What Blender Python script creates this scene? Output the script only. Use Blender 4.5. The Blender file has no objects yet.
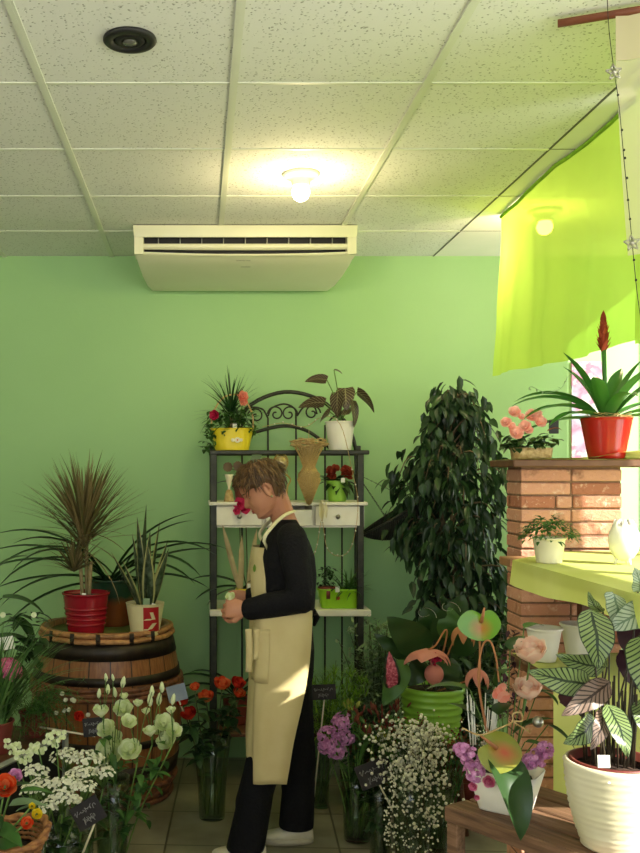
SKY, SUN, EXPO = 4.5, 12.0, 0.18
SUND = (-.62, .50, -.50)
import bpy, math, random
from mathutils import Vector, Matrix, noise
PI = math.pi
V = Vector
D = bpy.data
C = bpy.context.scene.collection
sc = bpy.context.scene
R0 = random.Random(7)

# ---------------------------------------------------------------- camera frame: x = 199 + f X/Y, y = 472 - f (Z-1.6)/Y
F = 942.0
def at(px, py, Y): return V(((px - 199) * Y / F, Y, 1.6 - (py - 472) * Y / F))
def onfloor(px, Y, z=0.0): return V(((px - 199) * Y / F, Y, z))

# ---------------------------------------------------------------- materials
def lin(h):
    h = h.lstrip('#')
    out = []
    for i in (0, 2, 4):
        v = int(h[i:i+2], 16) / 255
        out.append(v / 12.92 if v <= .04045 else ((v + .055) / 1.055) ** 2.4)
    return (*out, 1.0)
class NT:
    def __init__(s, name):
        s.m = D.materials.new(name); s.m.use_nodes = True
        s.t = s.m.node_tree; s.t.nodes.clear()
        s.out = s.n('ShaderNodeOutputMaterial')
    def n(s, t, **kw):
        nd = s.t.nodes.new(t)
        for k, v in kw.items():
            if k.startswith('i_'):
                nd.inputs[k[2:].replace('_', ' ')].default_value = v
            else: setattr(nd, k, v)
        return nd
    def l(s, a, b): s.t.links.new(a, b)
    def coord(s, kind='Object'):
        return s.n('ShaderNodeTexCoord').outputs[kind]
    def ramp(s, fac, stops, interp='LINEAR'):
        r = s.n('ShaderNodeValToRGB'); r.color_ramp.interpolation = interp
        e = r.color_ramp.elements
        while len(e) < len(stops): e.new(.5)
        for k, (p, c) in enumerate(stops):
            e[k].position = p; e[k].color = lin(c) if isinstance(c, str) else c
        s.l(fac, r.inputs[0]); return r.outputs[0]
    def mix(s, fac, a, b, mode='MIX'):
        m = s.n('ShaderNodeMix', data_type='RGBA', blend_type=mode)
        if hasattr(fac, 'links'): s.l(fac, m.inputs[0])
        else: m.inputs[0].default_value = fac
        for v, i in ((a, 6), (b, 7)):
            if hasattr(v, 'links'): s.l(v, m.inputs[i])
            else: m.inputs[i].default_value = lin(v) if isinstance(v, str) else v
        return m.outputs[2]
    def math(s, op, a, b=0.0):
        m = s.n('ShaderNodeMath', operation=op)
        for v, i in ((a, 0), (b, 1)):
            if hasattr(v, 'links'): s.l(v, m.inputs[i])
            else: m.inputs[i].default_value = v
        return m.outputs[0]
    def noise(s, scale=5, detail=3, vec=None, rough=.5):
        n = s.n('ShaderNodeTexNoise'); n.inputs['Scale'].default_value = scale
        n.inputs['Detail'].default_value = detail; n.inputs['Roughness'].default_value = rough
        if vec is None: vec = s.coord()
        s.l(vec, n.inputs['Vector']); return n.outputs[0]
    def bsdf(s, col, rough=.5, metal=0, spec=.5, bump=None, bstr=.3, trans=0, tcol=None):
        b = s.n('ShaderNodeBsdfPrincipled')
        if hasattr(col, 'links'): s.l(col, b.inputs['Base Color'])
        else: b.inputs['Base Color'].default_value = lin(col) if isinstance(col, str) else col
        if hasattr(rough, 'links'): s.l(rough, b.inputs['Roughness'])
        else: b.inputs['Roughness'].default_value = rough
        b.inputs['Metallic'].default_value = metal
        b.inputs['Specular IOR Level'].default_value = spec
        if bump is not None:
            bp = s.n('ShaderNodeBump'); bp.inputs['Strength'].default_value = bstr
            bp.inputs['Distance'].default_value = .01
            s.l(bump, bp.inputs['Height']); s.l(bp.outputs[0], b.inputs['Normal'])
        o = b.outputs[0]
        if trans:
            t = s.n('ShaderNodeBsdfTranslucent')
            c = tcol if tcol is not None else col
            if hasattr(c, 'links'): s.l(c, t.inputs[0])
            else: t.inputs[0].default_value = lin(c) if isinstance(c, str) else c
            mx = s.n('ShaderNodeMixShader'); mx.inputs[0].default_value = trans
            s.l(o, mx.inputs[1]); s.l(t.outputs[0], mx.inputs[2]); o = mx.outputs[0]
        s.l(o, s.out.inputs[0]); return s.m
def plain(name, col, col2=None, rough=.5, scale=8, metal=0, spec=.5, bump=0, trans=0):
    t = NT(name)
    c = col
    nz = t.noise(scale, 4)
    if col2: c = t.ramp(nz, [(.35, col), (.65, col2)])
    return t.bsdf(c, rough, metal, spec, nz if bump else None, bump, trans)
def leafm(name, a, b, rough=.42, trans=.22, vein=None, spec=.4):
    t = NT(name)
    g = t.n('ShaderNodeNewGeometry')
    c = t.mix(g.outputs['Random Per Island'], a, b)
    if vein:
        uv = t.n('ShaderNodeSeparateXYZ'); t.l(t.coord('UV'), uv.inputs[0])
        d = t.math('ABSOLUTE', t.math('SUBTRACT', uv.outputs[0], .5))
        c = t.mix(t.math('LESS_THAN', d, .05), c, vein)
    return t.bsdf(c, rough, 0, spec, None, 0, trans)
M = {}
M['leaf_dark'] = leafm('leaf dark glossy', '#20381c', '#38562a', .3)
M['leaf_ficus'] = leafm('leaf ficus', '#1f3320', '#34522e', .33, .2)
M['leaf_mid'] = leafm('leaf mid green', '#35592a', '#55803a', .4, .25)
M['leaf_light'] = leafm('leaf light green', '#5f8a34', '#8db44c', .45, .3)
M['leaf_fern'] = leafm('leaf feathery', '#5c8c26', '#8fb83e', .5, .35)
M['leaf_grass'] = leafm('leaf grass', '#3c6030', '#6c9250', .4, .25)
M['leaf_strap'] = leafm('leaf strap dark', '#1d3a1e', '#2f5228', .28, .15)
M['leaf_brom'] = leafm('leaf bromeliad', '#33682c', '#4f8a38', .28, .25)
M['leaf_marg'] = leafm('leaf dracaena reddish', '#5c5a34', '#96805a', .42, .2, vein='#4b5c30')
M['leaf_grey'] = leafm('leaf grey green', '#6d8c66', '#93ab84', .5, .2)
M['stem'] = plain('plant stem', '#4a6a2c', '#67863c', .5, 20)
M['stem_dark'] = plain('plant stem dark', '#3a4a22', '#54602c', .55, 20)
M['bark'] = plain('bark', '#5b4c38', '#7c6b50', .85, 30, bump=.6)
M['cane'] = plain('pale cane', '#8b7a55', '#a89468', .75, 40, bump=.5)
M['soil'] = plain('potting soil', '#2c1f16', '#443024', .95, 60, bump=1)
M['red_glaze'] = plain('red glazed ceramic', '#8c1220', '#a01826', .22, 6)
M['red_pot'] = plain('bright red glazed ceramic', '#a01a14', '#b22418', .2, 5)
M['cream_cer'] = plain('cream ceramic', '#e6dcb8', '#efe6c8', .35, 6)
M['white_cer'] = plain('white ceramic', '#e9e4d6', '#f3efe4', .28, 6)
M['lime_cer'] = plain('lime green ceramic', '#86b83c', '#94c445', .3, 5)
M['lime_plastic'] = plain('lime plastic', '#8cc21e', '#98cc2c', .35, 5)
M['yellow_pl'] = plain('yellow painted tin', '#e8d020', '#f0da34', .35, 6)
M['terra_plastic'] = plain('dark red plastic nursery pot', '#6a2a22', '#7a3228', .5, 10)
M['brown_glaze'] = NT('brown and green glazed pot'); _t = M['brown_glaze']
_s = _t.n('ShaderNodeSeparateXYZ'); _t.l(_t.coord('Object'), _s.inputs[0])
_z = _t.math('ADD', _s.outputs[2], _t.math('MULTIPLY', _t.noise(14, 3), .05))
M['brown_glaze'] = _t.bsdf(_t.ramp(_z, [(.14, '#7a4320'), (.18, '#26402c')]), .2)
M['white_paint'] = plain('white painted wood', '#e6dfcc', '#efe9da', .5, 12, bump=.1)
M['black_metal'] = plain('black wrought iron', '#26281e', '#38382c', .45, 30, metal=.4)
M['black'] = plain('matt black', '#0e0e0e', '#161616', .6, 20)
M['chrome'] = plain('brushed metal', '#9a988e', '#b4b2a8', .3, 20, metal=.9)
M['brass'] = plain('old brass', '#a58a4a', '#c0a766', .35, 12, metal=.7)
M['gold_glass'] = plain('mirrored gold glass', '#c9b27c', '#dccb9c', .25, 30, metal=.5)
M['straw'] = plain('pale straw', '#c9a560', '#dcbc7c', .75, 60, bump=.4)
M['raffia'] = plain('raffia', '#b8945a', '#dcc08a', .8, 50, bump=.6, trans=.15)
M['wicker'] = plain('brown wicker', '#7b4a28', '#a8713f', .6, 40, bump=.5)
M['label_white'] = plain('white card', '#e8e6da', '#f0eee4', .7, 10)
M['label_grey'] = plain('bluish grey card', '#7d8694', '#8d95a2', .7, 10)
M['chalk'] = plain('chalk writing', '#8a8886', '#a3a19e', .9, 60)
M['slate'] = plain('black slate label', '#1c1718', '#272021', .7, 30)
M['skin'] = NT('skin'); _t = M['skin']
M['skin'] = _t.bsdf(_t.ramp(_t.noise(9, 3), [(.3, '#b97a5c'), (.7, '#cc9070')]), .48, trans=.06, tcol='#c05030')
M['lips'] = plain('lips', '#a24a44', '#b05850', .4, 20)
M['hair'] = leafm('brown hair with fair streaks', '#36241a', '#7c5c38', .5, .05)
M['sweater'] = plain('black knitted wool', '#0f0e10', '#17161a', .85, 120, bump=.5, spec=.2)
M['trousers'] = plain('black trousers cloth', '#0d0c0e', '#141316', .85, 90, bump=.3, spec=.2)
M['apron'] = plain('cream cotton apron', '#cdb986', '#d6c492', .85, 7, bump=.15)
M['apron_edge'] = plain('apron strap cotton', '#d8cfa4', '#e2dab4', .8, 7)
M['trainer'] = plain('cream trainer leather', '#d3c9ac', '#e0d8c0', .5, 12)
M['sole'] = plain('rubber sole', '#b8ad92', '#c7bda4', .6, 12)
M['eye'] = plain('eye white', '#e8e4dc', None, .2)
M['iris'] = plain('iris', '#2c2018', None, .2)
def petal(name, a, b, tr=.3, rough=.6): return leafm(name, a, b, rough, tr, spec=.25)
M['p_orange'] = petal('orange red petals', '#e0481c', '#f08850')
M['p_red'] = petal('deep red petals', '#b01818', '#e04428')
M['p_pink'] = petal('pale pink petals', '#f6d0bc', '#fce8d8')
M['p_peach'] = petal('peach pink petals', '#f0907c', '#f8b8a0')
M['p_lisi'] = petal('creamy green petals', '#dce6ae', '#f0f4d4', .3)
M['p_white'] = petal('white petals', '#e6e4cc', '#f4f2e2', .25)
M['p_magenta'] = petal('magenta pink petals', '#d088bc', '#ecb4dc')
M['p_orchid'] = petal('crimson orchid petals', '#b01040', '#d83868')
M['p_hyd'] = petal('pink hydrangea petals', '#d86090', '#f09ab8')
M['p_med'] = petal('salmon pink bracts', '#d88478', '#eaa898')
M['p_tan'] = petal('dried tan petals', '#b8784c', '#cf9468')
M['p_beg'] = petal('light coral petals', '#f8bcac', '#fcd8c8')
M['p_yellow'] = petal('yellow petals', '#e8d018', '#f0dc40')
M['p_bud'] = petal('reddish tipped buds', '#74342e', '#a0604a')
M['p_budg'] = petal('green yellow buds', '#8a9a3c', '#b0b058')
M['p_rust'] = petal('rust red petals', '#8c3220', '#b85438')
def glassm(name, tint='#e6efe6', r=.02):
    t = NT(name)
    tr = t.n('ShaderNodeBsdfTransparent'); tr.inputs[0].default_value = lin(tint)
    gl = t.n('ShaderNodeBsdfGlossy'); gl.inputs['Roughness'].default_value = r
    lw = t.n('ShaderNodeLayerWeight'); lw.inputs[0].default_value = .5
    fr = t.math('ADD', .06, t.math('MULTIPLY', .9, t.math('POWER', lw.outputs['Facing'], 5.0)))
    mx = t.n('ShaderNodeMixShader'); t.l(fr, mx.inputs[0])
    t.l(tr.outputs[0], mx.inputs[1]); t.l(gl.outputs[0], mx.inputs[2]); t.l(mx.outputs[0], t.out.inputs[0])
    return t.m
M['glass'] = glassm('clear vase glass')
M['pane'] = glassm('window glass', '#fafcfa', 0)
M['water'] = glassm('vase water', '#e6ece0')
M['cello'] = glassm('cellophane', '#f0f4f2', .15)

# ---------------------------------------------------------------- mesh builder
def frame(d, ref=None):
    d = V(d).normalized()
    ref = ref or (V((0, 0, 1)) if abs(d.z) < .9 else V((1, 0, 0)))
    a = ref.cross(d).normalized(); b = d.cross(a)
    return a, b, d
class MB:
    def __init__(s): s.v = []; s.f = []; s.uv = []; s.mi = []; s.cur = 0
    def add(s, vs, fs, uvs=None):
        o = len(s.v); s.v += [V(p) for p in vs]
        s.uv += uvs if uvs else [(0, 0)] * len(vs)
        s.f += [tuple(i + o for i in f) for f in fs]; s.mi += [s.cur] * len(fs)
        return s
    def box(s, lo, hi, m=None):
        x0, y0, z0 = lo; x1, y1, z1 = hi
        p = [V((x, y, z)) for z in (z0, z1) for y in (y0, y1) for x in (x0, x1)]
        if m: p = [m @ q for q in p]
        return s.add(p, [(0, 2, 3, 1), (4, 5, 7, 6), (0, 1, 5, 4), (2, 6, 7, 3), (0, 4, 6, 2), (1, 3, 7, 5)])
    def bbox(s, lo, hi, b=.004, m=None):           # box with chamfered edges
        x0, y0, z0 = lo; x1, y1, z1 = hi
        cx = [(x0 + x1) / 2, (y0 + y1) / 2, (z0 + z1) / 2]; h = [(x1 - x0) / 2, (y1 - y0) / 2, (z1 - z0) / 2]
        b = min(b, min(h) * .9)
        rings = []
        for z, i in ((-h[2], b), (-h[2] + b, 0), (h[2] - b, 0), (h[2], b)):
            X, Y = h[0] - i, h[1] - i
            c = b if i == 0 else b * .5
            rings.append([(X, -Y + c, z), (X, Y - c, z), (X - c, Y, z), (-X + c, Y, z), (-X, Y - c, z), (-X, -Y + c, z), (-X + c, -Y, z), (X - c, -Y, z)])
        vs = [V((p[0] + cx[0], p[1] + cx[1], p[2] + cx[2])) for r in rings for p in r]
        if m: vs = [m @ q for q in vs]
        fs = [tuple(range(7, -1, -1)), tuple(range(24, 32))]
        for r in range(3):
            for i in range(8):
                j = (i + 1) % 8; fs.append((r * 8 + i, r * 8 + j, r * 8 + 8 + j, r * 8 + 8 + i))
        return s.add(vs, fs)
    def tube(s, pts, r, n=6, caps=True):
        pts = [V(p) for p in pts]; k = len(pts)
        if not hasattr(r, '__len__'): r = [r] * k
        vs = []; fs = []; a = None
        for i, p in enumerate(pts):
            t = (pts[min(i + 1, k - 1)] - pts[max(i - 1, 0)])
            t = t.normalized() if t.length > 1e-9 else V((0, 0, 1))
            if a is None: a, b, _ = frame(t)
            else:
                a = a - t * a.dot(t); a = a.normalized() if a.length > 1e-6 else frame(t)[0]
                b = t.cross(a)
            for j in range(n):
                w = 2 * PI * j / n; vs.append(p + (a * math.cos(w) + b * math.sin(w)) * r[i])
        for i in range(k - 1):
            for j in range(n):
                q = (j + 1) % n; fs.append((i * n + j, i * n + q, i * n + n + q, i * n + n + j))
        if caps: fs += [tuple(range(n - 1, -1, -1)), tuple((k - 1) * n + j for j in range(n))]
        return s.add(vs, fs)
    def lathe(s, prof, n=24, c=(0, 0, 0), d=(0, 0, 1), sq=None):   # prof: (r, h)
        a, b, d = frame(d) if tuple(d) != (0, 0, 1) else (V((1, 0, 0)), V((0, 1, 0)), V((0, 0, 1)))
        c = V(c); vs = []; fs = []; uv = []
        for i, (r, h) in enumerate(prof):
            for j in range(n):
                w = 2 * PI * j / n
                if sq: cw, sw = math.cos(w), math.sin(w); k = r / max(abs(cw) ** sq + abs(sw) ** sq, 1e-9) ** (1 / sq); x, y = k * cw, k * sw
                else: x, y = r * math.cos(w), r * math.sin(w)
                vs.append(c + a * x + b * y + d * h); uv.append((j / n, i / (len(prof) - 1)))
        for i in range(len(prof) - 1):
            for j in range(n):
                q = (j + 1) % n; fs.append((i * n + j, i * n + q, i * n + n + q, i * n + n + j))
        if prof[0][0] > 1e-6: fs.append(tuple(range(n - 1, -1, -1)))
        if prof[-1][0] > 1e-6: fs.append(tuple((len(prof) - 1) * n + j for j in range(n)))
        return s.add(vs, fs, uv)
    def ball(s, c, r, n=8, k=5, d=(0, 0, 1), el=1.0):
        return s.lathe([(r * math.sin(PI * i / k), -r * el * math.cos(PI * i / k)) for i in range(k + 1)], n, c, d)
    def leaf(s, p, az, el, L, W, droop=1.0, n=6, shape='lance', fold=.2, twist=0.0, power=1.0, wave=0.0):
        p = V(p); q = p.copy(); vs = []; uv = []; fs = []
        for i in range(n + 1):
            t = i / n; e = el - droop * t ** power
            h = V((math.cos(az), math.sin(az), 0)); T = h * math.cos(e) + V((0, 0, math.sin(e)))
            if i: q = q + T * (L / n)
            S = V((-math.sin(az), math.cos(az), 0)); N = S.cross(T) * -1
            if twist: S, N = S * math.cos(twist) + N * math.sin(twist), N * math.cos(twist) - S * math.sin(twist)
            if shape == 'lance': w = math.sin(PI * min(1, (t * .93 + .07)) ** .75) ** .9 if t < 1 else 0
            elif shape == 'strap': w = (.55 + .45 * min(1, t * 4)) * (1 if t < .55 else max(0, 1 - ((t - .55) / .45) ** 2))
            elif shape == 'ovate': w = math.sin(PI * (t ** .62)) ** .8 if 0 < t < 1 else 0
            elif shape == 'heart': w = (0.75, 1.0)[1] * (math.cos((t - .18) * PI / 1.64) ** .8 if t >= .18 else .8 + .2 * t / .18) if t < 1 else 0
            elif shape == 'oblong': w = math.sin(PI * t) ** .45 if 0 < t < 1 else 0
            else: w = (1 - t)
            w = max(w, .02) * W / 2
            wv = wave * math.sin(t * 14) * w
            vs += [q - S * w + N * (fold * w + wv), q - S * w * .5 + N * (fold * w * .35), q, q + S * w * .5 + N * (fold * w * .35), q + S * w + N * (fold * w - wv)]
            uv += [(0, t), (.25, t), (.5, t), (.75, t), (1, t)]
        for i in range(n):
            for j in range(4):
                a = i * 5 + j; fs.append((a, a + 1, a + 6, a + 5))
        s.tip = q; return s.add(vs, fs, uv)
    def blade(s, p, az, el, L, W, droop=1.0, n=5, power=1.2, fold=.3):      # narrow two-sided strip, 3 verts across
        p = V(p); q = p.copy(); vs = []; uv = []; fs = []
        for i in range(n + 1):
            t = i / n; e = el - droop * t ** power
            T = V((math.cos(az) * math.cos(e), math.sin(az) * math.cos(e), math.sin(e)))
            if i: q = q + T * (L / n)
            S = V((-math.sin(az), math.cos(az), 0)); N = T.cross(S)
            w = W / 2 * (.6 + .4 * min(1, t * 5)) * (1 - t ** 2.2) + .0004
            vs += [q - S * w + N * fold * w, q, q + S * w + N * fold * w]; uv += [(0, t), (.5, t), (1, t)]
        for i in range(n):
            for j in (0, 1): a = i * 3 + j; fs.append((a, a + 1, a + 4, a + 3))
        s.tip = q; return s.add(vs, fs, uv)
    def sheet(s, grid, thick=0, closed=False):   # grid[i][j] points
        n, m = len(grid), len(grid[0]); vs = [p for r in grid for p in r]
        uv = [(j / (m - 1), i / (n - 1)) for i in range(n) for j in range(m)]
        fs = [(i * m + j, i * m + j + 1, i * m + m + j + 1, i * m + m + j) for i in range(n - 1) for j in range(m - 1)]
        return s.add(vs, fs, uv)
    def rose(s, c, d, R, open_=.5, seed=0, layers=4):
        r = random.Random(seed); a, b, d = frame(d); c = V(c)
        for l in range(layers):
            k = (l + 1) / layers; rad = R * (.22 + .78 * k); n = 3 + l; ph = r.random() * 6
            for j in range(n):
                f0 = ph + 2 * PI * j / n; vs = []; sp = 1.5 * PI / n * (1.15 if l else 1.4)
                hl = R * (1.35 - .30 * k * open_ * 2)
                for vi in range(5):
                    v = vi / 4
                    for ui in range(5):
                        u = ui / 2 - 1; vv = v * (1 - .22 * u * u)
                        rr = rad * (.25 + .75 * math.sin(min(1, vv * 1.25) * PI / 2)) + R * open_ * k * .45 * max(0, vv - .65) * 2 + R * .05 * r.uniform(-1, 1) * v
                        w = f0 + u * sp / 1.6
                        z = -R * .7 + hl * vv - R * .18 * k * open_ * max(0, vv - .8) * 5 * .4
                        vs.append(c + (a * math.cos(w) + b * math.sin(w)) * rr + d * z)
                s.add(vs, [(i * 5 + q, i * 5 + q + 1, i * 5 + q + 6, i * 5 + q + 5) for i in range(4) for q in range(4)], [(.5, .5)] * 25)
        return s.ball(c - d * R * .62, R * .3, 8, 4, d)
    def flat_flower(s, c, d, R, n=5, cup=.25, seed=0, w=1.0):  # open flat flower of n petals
        r = random.Random(seed); a, b, d = frame(d); c = V(c); ph = r.random() * 6
        for j in range(n):
            f = ph + 2 * PI * j / n; da = a * math.cos(f) + b * math.sin(f); db = a * -math.sin(f) + b * math.cos(f)
            pw = R * math.sin(PI / n) * 1.0 * w; vs = [c]
            for (t, x) in ((.35, .6), (.7, 1), (.95, .7)):
                for sgn in (-1, 0, 1): vs.append(c + da * R * t + db * pw * x * sgn + d * (cup * R * t * t + (.08 * R if sgn else 0)))
            s.add(vs, [(0, 1, 2), (0, 2, 3), (1, 4, 5, 2), (2, 5, 6, 3), (4, 7, 8, 5), (5, 8, 9, 6)], [(.5, .5)] * 10)
        return s
    def build(s, name, mat, parent=None, smooth=True, mods=None):
        me = D.meshes.new(name)
        off = V((0, 0, 0)); p = parent
        while p is not None: off += p.location; p = p.parent
        me.from_pydata([tuple(v - off) for v in s.v], [], s.f)
        mats = mat if isinstance(mat, (list, tuple)) else [mat]
        for m in mats: me.materials.append(M[m] if isinstance(m, str) else m)
        if len(mats) > 1: me.polygons.foreach_set('material_index', s.mi)
        if smooth: me.polygons.foreach_set('use_smooth', [True] * len(s.f))
        ul = me.uv_layers.new(name='UVMap'); li = [0] * len(me.loops); me.loops.foreach_get('vertex_index', li)
        fl = []
        for i in li: fl += s.uv[i]
        ul.data.foreach_set('uv', fl)
        me.update(); o = D.objects.new(name, me); C.objects.link(o)
        if parent is not None: o.parent = parent
        if smooth == 'auto':
            try: me.set_sharp_from_angle(angle=.6)
            except Exception: pass
        return o
def tag(o, label=None, cat=None, group=None, kind=None):
    if label: o['label'] = label
    if cat: o['category'] = cat
    if group: o['group'] = group
    if kind: o['kind'] = kind
    return o
def root(name, loc, label, cat, group=None):
    o = D.objects.new(name, None); C.objects.link(o); o.location = loc; o.empty_display_size = .05
    return tag(o, label, cat, group)
def struct(o): o['kind'] = 'structure'; return o
def copy_tree(o, parent=None):
    c = o.copy(); C.objects.link(c)
    if parent is not None: c.parent = parent
    for ch in list(o.children): copy_tree(ch, c)
    return c
def curve_pts(pts, n=16):       # catmull-rom through points
    P = [V(p) for p in pts]; P = [P[0] * 2 - P[1]] + P + [P[-1] * 2 - P[-2]]; out = []
    segs = len(P) - 3
    for i in range(segs):
        a, b, c, d = P[i:i + 4]
        m = max(2, n // segs)
        for k in range(m):
            t = k / m
            out.append(.5 * ((2 * b) + (c - a) * t + (2 * a - 5 * b + 4 * c - d) * t * t + (3 * b - a - 3 * c + d) * t ** 3))
    out.append(P[-2]); return out
def pot_prof(r0, r1, h, t=.006, lip=.0, ribs=0, ribamp=.004, n=14, bulge=0):
    pr = [(0.0001, 0), (r0 * .97, 0), (r0, .004)]
    for i in range(1, n * max(1, ribs // 2 if ribs else 1) + 1):
        m = n * max(1, ribs // 2 if ribs else 1); k = i / m
        r = r0 + (r1 - r0) * k + bulge * math.sin(PI * k)
        if ribs: r += ribamp * abs(math.sin(k * ribs * PI))
        pr.append((r, h * k))
    if lip: pr = pr[:-1] + [(r1, h - lip * 2.2), (r1 + lip, h - lip * 2), (r1 + lip, h)]
    pr += [(r1 - t + (lip if lip else 0), h), (r1 - t, h * .88), (r1 - t - .001, h * .86), (.0001, h * .86)]
    return pr
# ================================================================ THE ROOM
YB, XL, XR, YF, ZC = 5.28, -2.6, 2.5, -1.3, 2.81
# wall paint
t = NT('green wall paint'); co = t.coord()
M['wall'] = t.bsdf(t.ramp(t.noise(1.2, 3), [(.3, '#9bc488'), (.7, '#a2ca8e')]), .62, bump=t.noise(160, 3), bstr=.08, spec=.3)
M['wall_white'] = plain('white wall paint', '#dcdccc', '#e4e4d6', .7, 3, bump=.05)
# ceiling tiles: pitted mineral fibre
t = NT('mineral fibre ceiling tile')
vo = t.n('ShaderNodeTexVoronoi'); vo.inputs['Scale'].default_value = 78; vo.inputs['Randomness'].default_value = 1
mp = t.n('ShaderNodeMapping'); t.l(t.coord(), mp.inputs[0])
wn = t.n('ShaderNodeTexNoise'); wn.inputs['Scale'].default_value = 30; t.l(mp.outputs[0], wn.inputs['Vector'])
ad = t.n('ShaderNodeMix', data_type='VECTOR'); ad.inputs[0].default_value = .03; t.l(mp.outputs[0], ad.inputs[4]); t.l(wn.outputs[1], ad.inputs[5])
t.l(ad.outputs[1], vo.inputs['Vector'])
pit = t.ramp(vo.outputs['Distance'], [(.16, '#000000'), (.3, '#ffffff')])
amt = t.ramp(t.noise(34, 2), [(.36, '#ffffff'), (.47, '#000000')])
pits = t.math('MAXIMUM', pit, amt)
col = t.mix(pits, '#a2a49a', '#e0e2dc')
M['tile'] = t.bsdf(col, .85, bump=pits, bstr=.5, spec=.2)
M['plaster'] = plain('smooth white plasterboard', '#e6e8dc', '#ecece2', .8, 4)
M['tbar'] = plain('painted ceiling bar', '#d2d6c6', '#dadece', .45, 4)
# floor tiles
t = NT('floor tiles')
br = t.n('ShaderNodeTexBrick'); br.offset = 0; br.squash = 1
mp = t.n('ShaderNodeMapping'); t.l(t.coord(), mp.inputs[0])
mp.inputs['Location'].default_value = (-.025 + .0, -4.03, 0); mp.inputs['Rotation'].default_value = (0, 0, .05)
t.l(mp.outputs[0], br.inputs['Vector'])
br.inputs['Scale'].default_value = 1; br.inputs['Brick Width'].default_value = .37; br.inputs['Row Height'].default_value = .40
br.inputs['Mortar Size'].default_value = .005; br.inputs['Mortar Smooth'].default_value = .2
br.inputs['Color1'].default_value = lin('#9c947a'); br.inputs['Color2'].default_value = lin('#928a72'); br.inputs['Mortar'].default_value = lin('#5a5240')
nz = t.ramp(t.noise(4, 5), [(.3, '#b8b8b0'), (.7, '#ffffff')])
M['floor'] = t.bsdf(t.mix(1, br.outputs[0], nz, 'MULTIPLY'), .35, bump=t.math('SUBTRACT', 1, br.outputs[1]), bstr=.4)

struct(MB().box((XL, YF, -.05), (XR, YB, 0)).build('floor', 'floor', smooth=False))
struct(MB().box((XL - .1, YB, 0), (XR + .1, YB + .12, 3.0)).build('wall_back', 'wall', smooth=False))
struct(MB().box((XL - .12, YF, 0), (XL, YB, 3.0)).build('wall_left', 'wall_white', smooth=False))
# ceiling: tiles to the bar at X=1.31, plasterboard beyond
struct(MB().box((XL, YF, ZC), (1.31, YB, ZC + .05)).build('ceiling', 'tile', smooth=False))
struct(MB().box((1.316, YF, ZC), (XR, YB, ZC + .05)).build('ceiling', 'plaster', smooth=False))
b = MB()
for x in (-2.29, -1.69, -1.09, -.488, .108, .707):
    b.box((x - .012, YF, ZC - .006), (x + .012, YB, ZC + .001)); b.box((x - .004, YF, ZC - .0065), (x + .004, YB, ZC))
ys = [2.93 + .6 * k for k in range(-7, 4)]
struct(b.build('trim_1', 'tbar', smooth=False))
b = MB()
for y in ys:
    b.box((XL, y - .007, ZC - .003), (1.31, y + .007, ZC + .002))
struct(b.build('trim_2', 'tbar', smooth=False))
b = MB().box((1.309, YF, ZC - .002), (1.317, YB, ZC + .04))
for y in (2.93, 3.53, 4.13, 4.73): b.box((1.317, y - .002, ZC - .001), (XR, y + .002, ZC + .02))
struct(b.build('trim_3', plain('dark shadow gap', '#5a5c50', None, .8), smooth=False))
# unseen right wall; window edges, stepped headers and pier shaped to steer the sun
wins = [(.5, 2.15, 2.61), (2.15, 2.52, 2.79), (4.81, 5.25, 2.79)]; wz0 = .7
w = MB(); edges = [YF] + [e for p in wins for e in p[:2]] + [YB]
for k in range(0, len(edges), 2): w.box((XR, edges[k], 0), (XR + .15, edges[k + 1], 3))
for y0_, y1_, wz1 in wins: w.box((XR, y0_, 0), (XR + .15, y1_, wz0)); w.box((XR, y0_, wz1), (XR + .15, y1_, 3))
struct(w.build('wall_right', 'wall_white', smooth=False))
for n_, (wy0, wy1, wz1) in enumerate(wins):
    wr = MB()
    for z in (wz0, wz1 - .03): wr.box((XR + .04, wy0, z), (XR + .1, wy1, z + .03))
    for y in ((wy0, (wy0 + wy1) / 2, wy1 - .03) if n_ == 0 else (wy0, wy1 - .03)): wr.box((XR + .04, y, wz0), (XR + .1, y + .03, wz1))
    wo = struct(wr.build('window_%d' % (n_ + 1), 'white_paint', smooth=False))
    MB().add([V((XR + .07, y, z)) for y, z in ((wy0 + .02, wz0 + .02), (wy1 - .02, wz0 + .02), (wy1 - .02, wz1 - .02), (wy0 + .02, wz1 - .02))], [(0, 1, 2, 3)]).build('pane', 'pane', wo, smooth=False)
# front shop window behind the viewpoint
fx0, fx1, fz0, fz1 = -2.2, 2.2, 1.1, 2.65
w = MB()
w.box((XL, YF - .15, 0), (fx0, YF, 3)); w.box((fx1, YF - .15, 0), (XR, YF, 3))
w.box((fx0, YF - .15, 0), (fx1, YF, fz0)); w.box((fx0, YF - .15, fz1), (fx1, YF, 3))
struct(w.build('wall_front', 'wall_white', smooth=False))
wr = MB()
for z in (fz0, fz1 - .05): wr.box((fx0, YF - .1, z), (fx1, YF - .04, z + .05))
for k in range(4): x = fx0 + (fx1 - fx0 - .05) * k / 3; wr.box((x, YF - .1, fz0), (x + .05, YF - .04, fz1))
wo = struct(wr.build('window_4', 'white_paint', smooth=False))
MB().add([V((x, YF - .07, z)) for x, z in ((fx0 + .03, fz0 + .03), (fx1 - .03, fz0 + .03), (fx1 - .03, fz1 - .03), (fx0 + .03, fz1 - .03))], [(0, 1, 2, 3)]).build('pane', 'pane', wo, smooth=False)

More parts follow.
